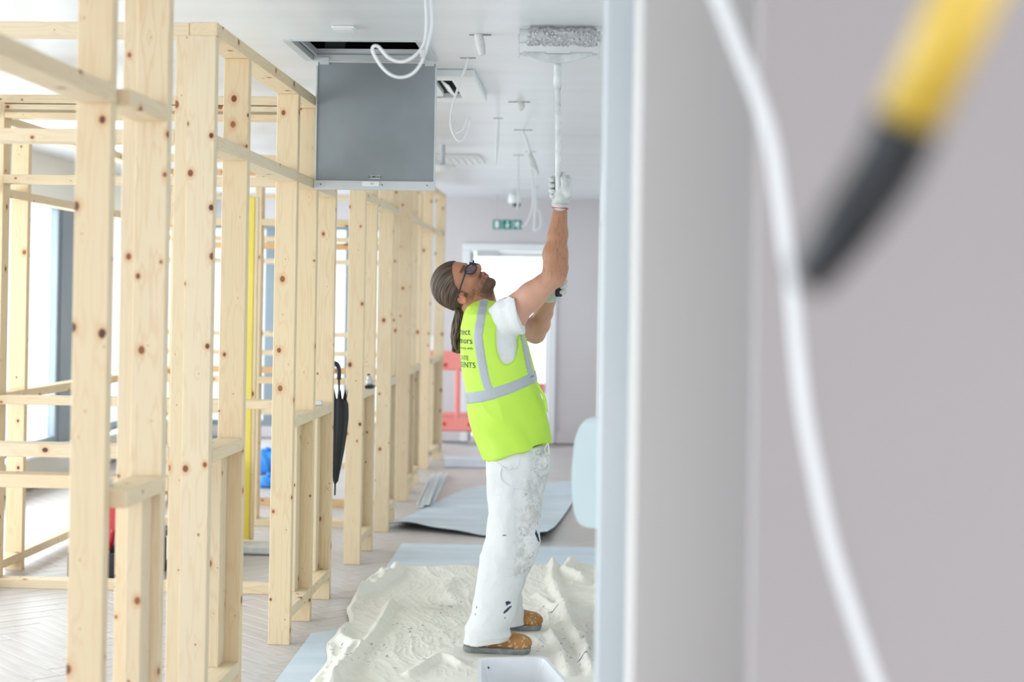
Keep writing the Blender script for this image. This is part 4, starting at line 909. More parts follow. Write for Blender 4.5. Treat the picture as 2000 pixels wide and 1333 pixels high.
ac_ = ac_*(1-(hairn*(1-up))[:, None])+np.array([0.16, 0.08, 0.05])*(hairn*(1-up))[:, None]
cols[am] = ac_[am]
vcol(bme, cols)
def vmat(name, rough, spec=0.4, bump=0.0, bscale=200, sss=0.0, mul=None):
    mt, nt, b = mat_(name, (1, 1, 1), rough, 0, spec); at = nd(nt, 'ShaderNodeVertexColor'); at.layer_name = 'Col'; nt.links.new(at.outputs[0], b.inputs['Base Color'])
    if bump: 
        tc = nd(nt, 'ShaderNodeTexCoord'); n2 = nd(nt, 'ShaderNodeTexNoise', i_Scale=bscale, i_Detail=3.0); bp_ = nd(nt, 'ShaderNodeBump', i_Strength=bump, i_Distance=0.004)
        nt.links.new(tc.outputs['Object'], n2.inputs['Vector']); nt.links.new(n2.outputs[0], bp_.inputs['Height']); nt.links.new(bp_.outputs[0], b.inputs['Normal'])
    if sss: b.inputs['Subsurface Weight'].default_value = sss; b.inputs['Subsurface Radius'].default_value = (0.02, 0.008, 0.004); b.inputs['Subsurface Scale'].default_value = 0.4
    return mt
M['skin'] = vmat('skin', 0.5, 0.35, 0.25, 160)
M['hairm'] = vmat('brown_hair', 0.55, 0.4)
link('body', bme, M['skin'], man, True, True)

# hair combed back to the tie
F2 = Field(HO-0.16, HO+0.16, 0.002)
F2.ell(H(-6, 16), hr(49, 48.5, 38.5), HR, 0.0)
F2.ell(H(-30, -2), hr(22, 20, 22), HR, 0.02)
hx = np.array([-60, -34, -20, -10, -2, 6, 14, 24, 36, 46, 60.]); hy = np.array([-30, -24, -20, -17, 2, 6, 12, 22, 34, 44, 60.])
def face_cut(x, y, z):
    X, Y, Z = x-HO[0], y-HO[1], z-HO[2]; f = (X*hf[0]+Y*hf[1]+Z*hf[2])/PXM; u = (X*hu[0]+Y*hu[1]+Z*hu[2])/PXM; s_ = (X*hs[0]+Y*hs[1]+Z*hs[2])/PXM
    return (f-np.interp(u+0.004*(38**2-s_**2)*0, hx, hy)-2.5*np.clip(1-np.abs(s_)/30, 0, 1)*(u > 10))*PXM*0.8
F2.fn(face_cut, HO-0.16, HO+0.16, 0.0, 'i')
hme, hp_ = F2.mesh('hair', 1)
dd = (hp_-HO)/PXM; hfx, hux, hsx = dd@hf, dd@hu, dd@hs
tie = (-50.0, -6.0)
phi = np.arctan2(hsx, hux+12+0.0*hfx)
nv = vnoise(np.stack([phi*16+hfx*0.03, hfx*0.03+9, phi*0+3], 1), 1)*0.4+vnoise(np.stack([phi*48+hfx*0.05, hfx*0.05, phi*0], 1), 2)*0.6
nrm = np.zeros((len(hme.vertices), 3), np.float32); hme.vertices.foreach_get('normal', nrm.ravel()) if False else None
nrm = np.array([v.normal for v in hme.vertices]); hp2 = hp_+nrm*((nv-0.5)*0.0045)[:, None]; hme.vertices.foreach_set('co', hp2.ravel())
c0, c1 = np.array([0.035, 0.022, 0.015]), np.array([0.15, 0.098, 0.068]); tt = np.clip((nv-0.3)*1.9, 0, 1)[:, None]
vcol(hme, c0*(1-tt)+c1*tt)
ho = link('hair', hme, M['hairm'], man, True, True); ho['label'] = 'brown hair combed back into a ponytail'
# ponytail: tapering locks
random.seed(5); bm = bmesh.new(); Yh = 6.60
base = [(894, 603), (897, 620), (899, 640), (897, 660), (893, 676), (892, 686)]; wid = [3, 9, 15, 14, 9, 5]
for i in range(46):
    a = random.uniform(0, 2*math.pi); rr = math.sqrt(random.uniform(0.02, 1)); tw = random.uniform(-0.5, 0.5); ln = random.uniform(0.72, 1.0); pts = []
    n_ = len(base)
    for j, (bx_, by_) in enumerate(base):
        ww = wid[j]*rr; ang_ = a+tw*j*0.35
        pts.append(P(bx_+math.cos(ang_)*ww+(3*math.sin(j*1.3+i) if j > 2 else 0), 603+(by_-603)*ln+ (2*math.sin(i*2.1+j) if j > 1 else 0), Yh+math.sin(ang_)*ww*PXM*0.8))
    if ln > 0.93: pts.append(pts[-1]+Vector((0.012*random.uniform(0.2, 1.4), 0, -0.004))); pts.append(pts[-1]+Vector((0.010, 0, 0.008)))
    sp_ = smoothpath(pts, 5); m_ = len(sp_); tube(bm, sp_, [0.0012+0.0058*math.sin(math.pi*min(1, 0.12+0.88*k/(m_-1))) for k in range(m_)], 6)
me = bpy.data.meshes.new('ponytail'); bm.to_mesh(me); bm.free()
pv = np.array([v.co for v in me.vertices]); nn_ = vnoise(pv*np.array([190, 190, 16]), 5); tt = np.clip((nn_-0.3)*1.8, 0, 1)[:, None]; vcol(me, c0*(1-tt)+c1*1.15*tt)
pt = link('ponytail', me, M['hairm'], ho, True, True)
bm = bmesh.new(); bmesh.ops.create_uvsphere(bm, u_segments=16, v_segments=8, radius=1)
for v in bm.verts: v.co = Vector((v.co.x*0.014, v.co.y*0.014, v.co.z*0.009))
bmesh.ops.translate(bm, vec=P(894, 606, Yh), verts=bm.verts); bmo('hair_tie', bm, M['black'], ho, True, True)

# glasses
gl = thing('glasses', None, None, (0, 0, 0)); bpy.data.objects.remove(gl)
bm = bmesh.new()
def ring(cf, cu, cs, rf, ru, tilt):
    pts = [];
    for k in range(25):
        a = 2*math.pi*k/24; x = math.copysign(abs(math.cos(a))**0.75, math.cos(a))*rf; y = math.copysign(abs(math.sin(a))**0.75, math.sin(a))*ru
        pts.append(Vector(H(cf-abs(x+0)*0.0+(-0.36*x*np.sign(cs)) - tilt*y*0.25, cu+y, cs+x)))
    return pts
for s in (1, -1): tube(bm, ring(47.5, -0.5, 15.5*s, 13.5, 9.6, 1), 1.35*PXM, 6, False)
tube(bm, [Vector(H(48, 5, 3.5)), Vector(H(50, 6.5, 0)), Vector(H(48, 5, -3.5))], 1.5*PXM, 6)
for s in (1, -1): tube(bm, smoothpath([Vector(H(46, 5, 28*s)), Vector(H(38, 4, 34*s)), Vector(H(10, 1, 38.0*s)), Vector(H(-12, -1, 39.5*s)), Vector(H(-20, -8, 39*s))], 5), 1.7*PXM, 6)
gf = bmo('glasses', bm, M['black'], man, True, True)
M['lens'] = mat_('tinted_lens', (0.10, 0.10, 0.16), 0.05)[0]; M['lens'].node_tree.nodes['Principled BSDF'].inputs['Transmission Weight'].default_value = 0.0; M['lens'].node_tree.nodes['Principled BSDF'].inputs['Alpha'].default_value = 0.62
for s in (1, -1):
    r_ = ring(47.5, -0.5, 15.5*s, 13.0, 9.1, 1)[:-1]; n_ = len(r_); cc = sum(r_, Vector())/n_
    mobj('lens', r_+[cc], [(k, (k+1) % n_, n_) for k in range(n_)], M['lens'], gf, world=True)

# T-shirt: torso core and the near and far sleeves
F3 = Field((W(890, 700)[0], 6.30, W(900, 790)[2]), (W(1065, 600)[0], 6.95, W(900, 560)[2]), 0.004)
F3.fn(lambda x, y, z: TF(x, y, z, -0.007), (W(895, 700)[0], 6.38, W(900, 780)[2]), (W(1056, 700)[0], 6.88, W(900, 592)[2]), 0.0)
F3.ell(W(990, 622, 6.50), (0.072, 0.080, 0.085), k=0.03)
ax_n = (el_n-sh_n)/np.linalg.norm(el_n-sh_n); ax_f = (el_f-sh_f)/np.linalg.norm(el_f-sh_f)
F3.cap(W(984, 624, 6.50), W(1013, 613, 6.47), 0.070, 0.091, 0.02)
F3.cap(W(996, 640, 6.80), W(1008, 645, 6.83), 0.060, 0.062, 0.02)
cn = W(1016, 612, 6.47)
sn_ = np.array([0.965, -0.1, 0.24]); sn_ /= np.linalg.norm(sn_)
F3.fn(lambda x, y, z: (x-cn[0])*sn_[0]+(y-cn[1])*sn_[1]+(z-cn[2])*sn_[2], (W(985, 600)[0], 6.30, W(900, 662)[2]), (W(1065, 600)[0], 6.56, W(900, 560)[2]), 0, 'i')
# hollow cuff round the arm
F3.cap(sh_n+ax_n*0.075, sh_n+ax_n*0.30, 0.066, 0.062, 0.004, 's')
# soft folds
def tfold(x, y, z):
    return 0
tme, tp = F3.mesh('t_shirt', 2)
nrm = np.array([v.normal for v in tme.vertices]); tp2 = tp+nrm*((vnoise(tp*np.array([26, 20, 9])+tp[:, ::-1]*6, 6)-0.5)*0.012)[:, None]; tme.vertices.foreach_set('co', tp2.ravel())
M['cotton'] = noisy('white_cotton', (0.74, 0.75, 0.77), (0.79, 0.80, 0.82), 8.0, rough=0.85, bump=0.35, bscale=22)
link('t_shirt', tme, M['cotton'], man, True, True)

# vest: torso offset, armholes cut away, tilted hem
hemA, hemB = W(951, 896), W(1071, 862)
hn = np.array([-(hemB-hemA)[2], 0, (hemB-hemA)[0]]); hn /= np.linalg.norm(hn)
ahc = W(994, 652, 6.40)
ah_axis = W(1000, 600)-W(990, 720); ah_axis[1] = 0; ah_axis /= np.linalg.norm(ah_axis); ah_x = np.array([ah_axis[2], 0, -ah_axis[0]])
def vest_fn(x, y, z, off=0.006):
    d_ = TF(x, y, z, off)
    d_ = np.maximum(d_, -((x-hemA[0])*hn[0]+(z-hemA[2])*hn[2]))
    return d_
def hole(F, grow=0.0):
    R = np.array([ah_x, ah_axis, [0, 1, 0]])
    F.ell(W(995, 655, 6.38), ((29*PXM+grow), (66*PXM+grow), 0.15), R, 0.0, 's')
    F.ell(W(1000, 618, 6.38), ((25*PXM+grow), (60*PXM+grow), 0.15), R, 0.0, 's')
    F.ell(W(1005, 655, 6.86), ((29*PXM+grow), (66*PXM+grow), 0.12), R, 0.0, 's')
    F.ell(W(1008, 618, 6.86), ((25*PXM+grow), (60*PXM+grow), 0.12), R, 0.0, 's')
def vest_folds(p):
    n_ = vnoise(p*np.array([7, 7, 5])+p[:, [2, 0, 1]]*3, 11)-0.5; n2 = 0.5-np.abs(vnoise(p*np.array([11, 9, 7])+p[:, [2, 1, 0]]*6, 12)-0.5)*2
    low = np.clip((W(980, 740)[2]-p[:, 2])/0.15, 0.25, 1)
    return (n_*0.024+n2*0.018)*low
lo_, hi_ = (W(890, 700)[0], 6.36, W(900, 905)[2]), (W(1085, 600)[0], 6.89, W(900, 580)[2])
F4 = Field(lo_, hi_, 0.004); F4.fn(lambda x, y, z: vest_fn(x, y, z), lo_, (hi_[0], hi_[1], W(960, 587)[2])); hole(F4)
F4.ell(W(962, 575, 6.62), (0.060, 0.075, 0.06), k=0.0, op='s')
vme, vp_ = F4.mesh('vest', 2); nrm = np.array([v.normal for v in vme.vertices]); vp2 = vp_+nrm*vest_folds(vp_)[:, None]; vme.vertices.foreach_set('co', vp2.ravel())
M['hivis'] = noisy('yellow_green_hivis', (0.52, 0.80, 0.075), (0.56, 0.84, 0.10), 3.0, rough=0.65, bump=0.05, bscale=300)
ve = link('vest', vme, M['hivis'], man, True, True); ve['label'] = 'fluorescent yellow-green vest with grey reflective bands'
M['reflect'] = noisy('grey_reflective_tape', (0.40, 0.44, 0.475), (0.43, 0.47, 0.505), 3.0, rough=0.45, bump=0.03, bscale=300)
bA, bB = W(913, 776), W(1047, 734); bn_ = np.array([-(bB-bA)[2], 0, (bB-bA)[0]]); bn_ /= np.linalg.norm(bn_)
def band_fn(x, y, z):
    h = (x-bA[0])*bn_[0]+(z-bA[2])*bn_[2]
    sag = 0.012*np.clip(1-((x-(bA[0]+bB[0])/2)/0.15)**2, 0, 1)
    return np.maximum(vest_fn(x, y, z, 0.0085), np.abs(h+sag)-0.0215)
F5 = Field(lo_, hi_, 0.0035); F5.fn(band_fn, lo_, hi_); hole(F5, 0.0)
rme, rp = F5.mesh('reflective_band', 1); nrm = np.array([v.normal for v in rme.vertices]); rme.vertices.foreach_set('co', (rp+nrm*vest_folds(rp)[:, None]).ravel())
link('reflective_band', rme, M['reflect'], ve, True, True)
xs_z = np.array([W(0, y_)[2] for y_ in (755, 720, 695, 640, 590)]); xs_b = np.array([W(x_, 700)[0] for x_ in (967.5, 954, 948, 939, 945.5)])
fs_b = np.array([W(x_, 700)[0] for x_ in (1044, 1041, 1036, 1025, 1012)])
topz = W(960, 587)[2]
def strap_fn(cx_, hw):
    def f(x, y, z):
        h = np.interp(z, xs_z[::1], cx_)
        below = (x-bA[0])*bn_[0]+(z-bA[2])*bn_[2]
        return np.maximum(np.maximum(vest_fn(x, y, z, 0.0085), np.abs(x-h)-hw), -below-0.01)
    return f
for cx_, hw in ((xs_b, 0.019), (fs_b, 0.014)):
    for side_ in (0, 1):
        F6 = Field(lo_, hi_, 0.0035); a_, b_ = (lo_, (hi_[0], 6.56, topz)) if side_ == 0 else ((lo_[0], 6.68, lo_[2]), (hi_[0], hi_[1], topz))
        F6.fn(strap_fn(cx_, hw), a_, b_); hole(F6, 0.006)
        rme, rp = F6.mesh('reflective_strap', 1)
        if len(rp) < 20: continue
        nrm = np.array([v.normal for v in rme.vertices]); rme.vertices.foreach_set('co', (rp+nrm*vest_folds(rp)[:, None]).ravel()); link('reflective_strap', rme, M['reflect'], ve, True, True)
# printing on the back of the vest, laid onto the cloth
bvh = BVHTree.FromPolygons([tuple(v.co) for v in vme.vertices], [tuple(p_.vertices) for p_ in vme.polygons])
M['print'] = noisy('black_vest_print', (0.03, 0.04, 0.02), (0.04, 0.05, 0.03), 4.0)
def vest_text(s, size, ypx, yoff, bold=0.0):
    cu = bpy.data.curves.new('t', 'FONT'); cu.body = s; cu.size = size; cu.align_x = 'RIGHT'; cu.offset = bold; cu.resolution_u = 2
    t = bpy.data.objects.new('t', cu); COL.objects.link(t); bpy.context.view_layer.update(); me = bpy.data.meshes.new_from_object(t); bpy.data.objects.remove(t)
    bm = bmesh.new(); bm.from_mesh(me); bmesh.ops.subdivide_edges(bm, edges=[e for e in bm.edges if e.calc_length() > 0.012], cuts=2); bmesh.ops.triangulate(bm, faces=bm.faces)
    z0 = W(915, ypx)[2]; ok = []
    for v in bm.verts:                    # text x runs from the far side to the near side of the back, wrapped on the cloth
        s_ = v.co.x; a_ = -1.25+s_/0.155 + yoff                # angle round the torso: 0 = straight back (-X), negative = near side
        d_ = Vector((-math.cos(a_+0.0), math.sin(a_), 0)); 
        d_ = Vector((-math.cos(1.25+0.0+a_*0+0), 0, 0)) if False else Vector((-math.cos(-(s_/0.150)-yoff), -math.sin((s_/0.150)+yoff), 0))
        c_ = Vector((W(968, ypx)[0], 6.62, z0+v.co.y+0.0*s_)); hit = bvh.ray_cast(c_+d_*0.5, -d_)
        if hit[0] is not None: v.co = hit[0]+d_*0.0022; ok.append(v)
    me2 = bpy.data.meshes.new('printed_text'); bm.to_mesh(me2); bm.free(); bpy.data.meshes.remove(me)
    return link('printed_text', me2, M['print'], ve, world=True)
for (s, size, y_, off, b) in (('Project', 0.040, 657, 1.06, 0.0), ('Interiors', 0.040, 674, 1.12, 0.0), ('In Partnership with', 0.017, 685, 1.12, 0.0), ('UNITE', 0.029, 706, 0.95, 0.0), ('STUDENTS', 0.034, 720, 1.16, 0.0)):
    vest_text(s, size, y_-4, off, b)
# front pocket flap on the vest edge
q = [W(1049, 748, 6.50), W(1062, 775, 6.50), W(1068, 805, 6.50), W(1060, 806, 6.47), W(1052, 780, 6.47)]
tubeobj('pocket_edge', q[:3], [0.004, 0.007, 0.005], M['hivis'], ve, 8)

# trousers
leg_n = [sec(868, 955, 1060, 6.58, 0.115), sec(890, 951, 1066, 6.57, 0.128), sec(925, 950, 1064, 6.56, 0.128), sec(966, 958, 1058, 6.54, 0.112), sec(1002, 955, 1055, 6.52, 0.105), sec(1055, 950, 1053, 6.50, 0.100), sec(1091, 937, 1043, 6.48, 0.098), sec(1137, 930, 1024, 6.47, 0.097), sec(1197, 921, 1006, 6.45, 0.096), sec(1229, 911, 998, 6.44, 0.098), sec(1257, 904, 996, 6.44, 0.103)]
leg_f = [sec(868, 955, 1062, 6.70, 0.115), sec(890, 950, 1068, 6.72, 0.125), sec(925, 947, 1070, 6.74, 0.126), sec(966, 950, 1058, 6.77, 0.110), sec(1055, 960, 1050, 6.82, 0.098), sec(1110, 960, 1038, 6.86, 0.092), sec(1160, 962, 1016, 6.89, 0.090), sec(1190, 965, 1022, 6.91, 0.092), sec(1224, 966, 1028, 6.92, 0.096)]
lo_, hi_ = (W(895, 1000)[0], 6.28, W(900, 1280, 6.4)[2]), (W(1085, 1000)[0], 7.06, W(900, 845)[2])
F7 = Field(lo_, hi_, 0.0045)
LN, LF = loft(leg_n, 2.2), loft(leg_f, 2.2)
zn = min(s_[0] for s_ in leg_n); zf = min(s_[0] for s_ in leg_f); ztop = W(1000, 868)[2]
F7.fn(lambda x, y, z: np.maximum(LN(x, y, z), np.maximum(zn+0.0-z + (x-W(903, 1268, 6.44)[0])*0.09, z-ztop)), lo_, hi_, 0.0)
F7.fn(lambda x, y, z: np.maximum(LF(x, y, z), np.maximum(zf-z+(x-W(966, 1224, 6.92)[0])*0.12, z-ztop)), lo_, hi_, 0.02)
F7.ell(W(1064, 905, 6.52), (0.024, 0.05, 0.045), k=0.012)
pme_, pp = F7.mesh('trousers', 2); nrm = np.array([v.normal for v in pme_.vertices])
# folds: strong round the cuffs, long soft ones down the leg, creases at seat and knee
zz = pp[:, 2]
low = np.clip((0.26-zz)/0.20, 0, 1)*np.clip((zz-0.08)/0.05, 0.1, 1); seat = np.exp(-((zz-0.80)/0.10)**2); knee = np.exp(-((zz-0.47)/0.08)**2)
rg = lambda q_, sd: 0.5-np.abs(vnoise(q_, sd)-0.5)*2
disp = 0.030*(rg(np.stack([pp[:, 0]*6, pp[:, 1]*5, zz*24], 1), 21))*low + 0.015*rg(np.stack([pp[:, 0]*9+zz*7, pp[:, 1]*6, zz*13], 1), 22)*(0.5*seat+0.6*knee) + 0.018*(vnoise(np.stack([pp[:, 0]*15, pp[:, 1]*15, zz*2.6], 1), 23)-0.5)+0.004*(vnoise(pp*30, 24)-0.5)
pme_.vertices.foreach_set('co', (pp+nrm*disp[:, None]).ravel())
# dried paint and dirt on the thigh, navy daubs at the shin
base_ = np.tile(np.array([0.76, 0.765, 0.775]), (len(pp), 1))
PX_ = lambda x_, y_, Y=6.42: W(x_, y_, Y)
xc_z = np.array([W(0, y_, 6.45)[2] for y_ in (1180, 1100, 1040, 980, 930, 890)]); xc_x = np.array([W(x_, 1000, 6.45)[0] for x_ in (1003, 1015, 1030, 1035, 1040, 1055)])
dx_ = (pp[:, 0]-np.interp(zz, xc_z, xc_x))/0.045
dens = np.exp(-dx_**2)*np.clip((zz-0.28)/0.1, 0, 1)*np.clip((0.95-zz)/0.08, 0, 1)
sp1 = vnoise(pp*np.array([38, 38, 24]), 31)*0.45+vnoise(pp*95, 32)*0.3+vnoise(pp*210, 36)*0.25
dm = np.clip((sp1-0.56+0.16*dens)*5, 0, 1)*np.clip(dens*1.6, 0, 1)*0.75
base_ = base_*(1-dm[:, None])+np.array([0.55, 0.54, 0.52])*dm[:, None]
sp2 = vnoise(pp*60, 33)*0.5+vnoise(pp*170, 37)*0.5; dm2 = np.clip((sp2-0.74+0.07*dens)*9, 0, 1)*np.clip(dens*2, 0, 1)*0.45
base_ = base_*(1-dm2[:, None])+np.array([0.20, 0.20, 0.22])*dm2[:, None]
navy = np.array([0.02, 0.045, 0.09])
for (x_, y_, rx, rz, ang_) in ((992, 1180, 0.012, 0.008, 0.2), (991, 1193, 0.022, 0.005, 0.7), (1046, 1054, 0.006, 0.022, 0.2), (984, 1050, 0.012, 0.0025, 0.1), (929, 1190, 0.004, 0.004, 0), (985, 1208, 0.008, 0.002, 0.9), (927, 1203, 0.003, 0.002, 0)):
    c_ = W(x_, y_, 6.36); u_ = (pp[:, 0]-c_[0]); w_ = (zz-c_[2]); ca, sa = math.cos(ang_), math.sin(ang_)
    e_ = ((u_*ca+w_*sa)/rx)**2+((-u_*sa+w_*ca)/rz)**2 + (vnoise(pp*160, 35)-0.5)*1.6; k_ = (e_ < 1) & (pp[:, 1] < 6.47); base_[k_] = navy
vcol(pme_, base_); M['trousers'] = vmat('paint_spattered_white_cotton', 0.85, 0.2, 0.5, 14)
M['trousers'].node_tree.nodes['Bump'].inputs['Distance'].default_value = 0.03
M['cotton'].node_tree.nodes['Bump'].inputs['Distance'].default_value = 0.02
tr = link('trousers', pme_, M['trousers'], man, True, True); tr['label'] = 'baggy white work trousers with paint spatters'
# sewn pockets and hammer loop standing a little proud
bvt = BVHTree.FromPolygons([tuple(v.co) for v in pme_.vertices], [tuple(p_.vertices) for p_ in pme_.polygons])
def onleg(pts, name, r=0.0022, Yv=6.0, mat='cotton'):
    out = []
    for (x_, y_) in pts:
        p_ = P(x_, y_, 6.0); d_ = (p_-CAM).normalized(); h_ = bvt.ray_cast(p_, d_)
        if h_[0] is not None: out.append(h_[0]-d_*0.001)
    if len(out) > 1: tubeobj(name, out, r, M[mat], tr, 6, n=4)
onleg([(961, 896), (972, 905), (987, 912), (1000, 917), (1010, 914), (1014, 900), (1017, 885)], 'pocket_seam', 0.0018)
onleg([(980, 912), (977, 925), (980, 940), (992, 948), (1008, 953), (1030, 954)], 'hammer_loop', 0.0045)
onleg([(980, 912), (990, 918), (1002, 913)], 'hammer_loop', 0.004)
onleg([(1047, 885), (1044, 905), (1038, 925)], 'pocket_seam', 0.0022)
onleg([(1002, 950), (1003, 1000), (1008, 1060), (1012, 1110)], 'side_seam', 0.0013)
onleg([(1046, 975), (1051, 985), (1056, 996), (1050, 998), (1044, 990)], 'pocket_flap', 0.003)
tubeobj('drawcord', [W(1068, 866, 6.50), W(1072, 876, 6.49), W(1069, 888, 6.49), W(1064, 878, 6.49), W(1071, 868, 6.49), W(1073, 892, 6.49)], 0.0022, M['cotton'], tr, 6)

# boots
M['leather'] = noisy('tan_boot_leather', (0.42, 0.19, 0.055), (0.52, 0.27, 0.10), 18.0, rough=0.6, bump=0.2, bscale=80)
M['sole'] = noisy('grey_boot_sole', (0.20, 0.21, 0.22), (0.34, 0.35, 0.36), 25.0, rough=0.8)
def boot(xh, xt, ysole, Y, up=1.0):
    heel, toe = G(xh, ysole), G(xt, ysole); heel = np.array([heel.x, Y, 0]); toe = np.array([toe.x, Y-0.01, 0]); L_ = toe-heel; l = np.linalg.norm(L_); e = L_/l; s_ = np.array([-e[1], e[0], 0])
    pt_ = lambda t, z, o=0: heel+L_*t+s_*o+np.array([0, 0, z+GZ])
    lo_ = np.minimum(heel, toe)-np.array([0.03, 0.07, 0.012]); hi_ = np.maximum(heel, toe)+np.array([0.03, 0.07, 0.19])
    A = Field(lo_, hi_, 0.0035)
    A.chain([pt_(0.16, 0.052), pt_(0.45, 0.058), pt_(0.72, 0.050), pt_(0.86, 0.046)], [0.036, 0.038, 0.040, 0.037], 0.01)
    A.chain([pt_(0.30, 0.07), pt_(0.42, 0.17)], [0.040, 0.043], 0.02); A.cap(pt_(0.3, 0.10), pt_(0.55, 0.072), 0.036, 0.034, 0.02)
    A.ell(pt_(0.86, 0.048), (0.050, 0.046, 0.034), k=0.012)
    A.fn(lambda x, y, z: (GZ+0.022)-z+0*x, lo_, hi_, 0, 'i')
    bme_, bp_ = A.mesh('boot', 1)
    B = Field(lo_, hi_, 0.0035)
    B.chain([pt_(0.14, 0.03), pt_(0.45, 0.03), pt_(0.72, 0.03), pt_(0.88, 0.03)], [0.041, 0.038, 0.046, 0.041], 0.01)
    B.fn(lambda x, y, z: np.abs(z-(GZ+0.0155))-0.0145+0*x, lo_, hi_, 0, 'i')
    cc = pt_(0.38, -0.002); B.ell(cc, (0.03, 0.08, 0.010), k=0.002, op='s')
    sme_, _ = B.mesh('boot_sole', 1)
    spl = np.clip((vnoise(bp_*130, 41)-0.70)*8, 0, 1)[:, None]*0.8; lc = np.array([0.43, 0.205, 0.06])*(0.75+0.5*vnoise(bp_*40, 42))[:, None]; vcol(bme_, lc*(1-spl)+np.array([0.68, 0.62, 0.52])*spl)
    b_ = link('boot', bme_, M['bootv'], man, True, True); link('boot_sole', sme_, M['sole'], b_, True, True)
    for t in (0.45, 0.52, 0.59): tubeobj('lace', [Vector(pt_(t, 0.098-(t-0.45)*0.12, -0.022)), Vector(pt_(t+0.02, 0.108-(t-0.45)*0.12, 0)), Vector(pt_(t, 0.098-(t-0.45)*0.12, 0.022))], 0.0028, M['sole'], b_, 6)
M['bootv'] = vmat('tan_boot_leather_spattered', 0.6, 0.4, 0.2, 90)
GZ = 0.020
boot(903, 1034, 1288, 6.46); boot(944, 1054, 1240, 6.93)

# gloves
M['glove'] = noisy('pale_grey_glove', (0.52, 0.53, 0.52), (0.66, 0.67, 0.66), 30.0, rough=0.9, bump=0.3, bscale=250)
YROLL = G(1090, 52, CEIL).y                      # the pole leans from the hands to the roller
PY_ = lambda py: float(np.interp(py, [50, 560], [YROLL, 6.50]))
YP0 = YROLL
POLE = lambda py: W(np.interp(py, [125, 560], [1089, 1091]), py, PY_(py))
DN = PY_(370)-6.50
def hand(name, spec, lo_, hi_):
    A = Field(lo_, hi_, 0.0022); spec(A); me_, _ = A.mesh(name, 2); return link(name, me_, M['glove'], man, True, True)
pr = 6.5*PXM
def near_hand(A):
    # palm to the right of the pole, fingers round its far side, thumb across the front
    A.chain([W(1094, 397, 6.52+DN), W(1097, 386, 6.515+DN)], [0.034, 0.036], 0.01)
    A.ell(W(1101, 372, 6.505+DN), (0.036, 0.024, 0.048), k=0.015)
    A.ell(W(1107, 364, 6.49+DN), (0.020, 0.022, 0.034), k=0.012)
    for i in range(4):          # index at the top ... little finger at the bottom
        y_ = 347+i*11.0; L_ = (0.0, 1.0, 0.6, -1.5)[i]
        k0 = W(1112-0.5*i, y_+5, 6.515+DN); k1 = W(1109+L_, y_+1, 6.548+DN); k2 = W(1089, y_, 6.556-0.001*i+DN); k3 = W(1077-L_, y_+3, 6.525+DN); k4 = W(1079.5, y_+5, 6.497+DN)
        A.chain([k0, k1, k2, k3, k4], [0.0125, 0.0120, 0.0110, 0.0105, 0.0095], 0.003)
    A.chain([W(1109, 380, 6.488+DN), W(1103, 362, 6.470+DN), W(1100, 350, 6.472+DN), W(1100, 340, 6.485+DN)], [0.017, 0.0145, 0.012, 0.0105], 0.006)   # thumb along the pole
gn = hand('glove', near_hand, W(1062, 414, 6.44+DN), W(1130, 326, 6.62+DN))
def far_hand(A):
    A.chain([W(1071, 582, 6.74), W(1078, 568, 6.66)], [0.034, 0.036], 0.01)
    A.ell(W(1083, 558, 6.56), (0.032, 0.034, 0.040), k=0.015)
    for i in range(4):
        y_ = 539+i*10.0; L_ = (0.0, 1.0, 0.5, -1.2)[i]
        A.chain([W(1080, y_+8, 6.560), W(1088, y_+3, 6.552), W(1100+L_, y_, 6.530), W(1103+L_, y_+1, 6.495), W(1097, y_+2, 6.468)], [0.0125, 0.012, 0.0112, 0.0105, 0.0095], 0.003)
    A.chain([W(1076, 560, 6.55), W(1074, 546, 6.51), W(1079, 536, 6.475)], [0.016, 0.0135, 0.0105], 0.006)
gfo = hand('glove', far_hand, W(1052, 600, 6.42), W(1120, 520, 6.80))
def torus(name, c, axis, R, r, mat, parent):
    axis = Vector(axis).normalized(); a_ = axis.orthogonal().normalized(); b_ = axis.cross(a_); c = Vector(c)
    bm = bmesh.new(); pts = [c+(a_*math.cos(2*math.pi*k/24)+b_*math.sin(2*math.pi*k/24))*R for k in range(25)]; tube(bm, pts, r, 6, False); return bmo(name, bm, mat, parent, True, True)
torus('cuff_trim', W(1094, 407, 6.52+DN+.008), wr_n-el_n, 0.0325, 0.0028, M['red'], gn)
for dz in (4, 8): torus('cuff_rib', W(1094.5, 405-dz, 6.519+DN), wr_n-el_n, 0.0345, 0.003, M['glove'], gn)
torus('cuff_rib', W(1071, 584, 6.745), wr_f-el_f, 0.034, 0.003, M['glove'], gfo)
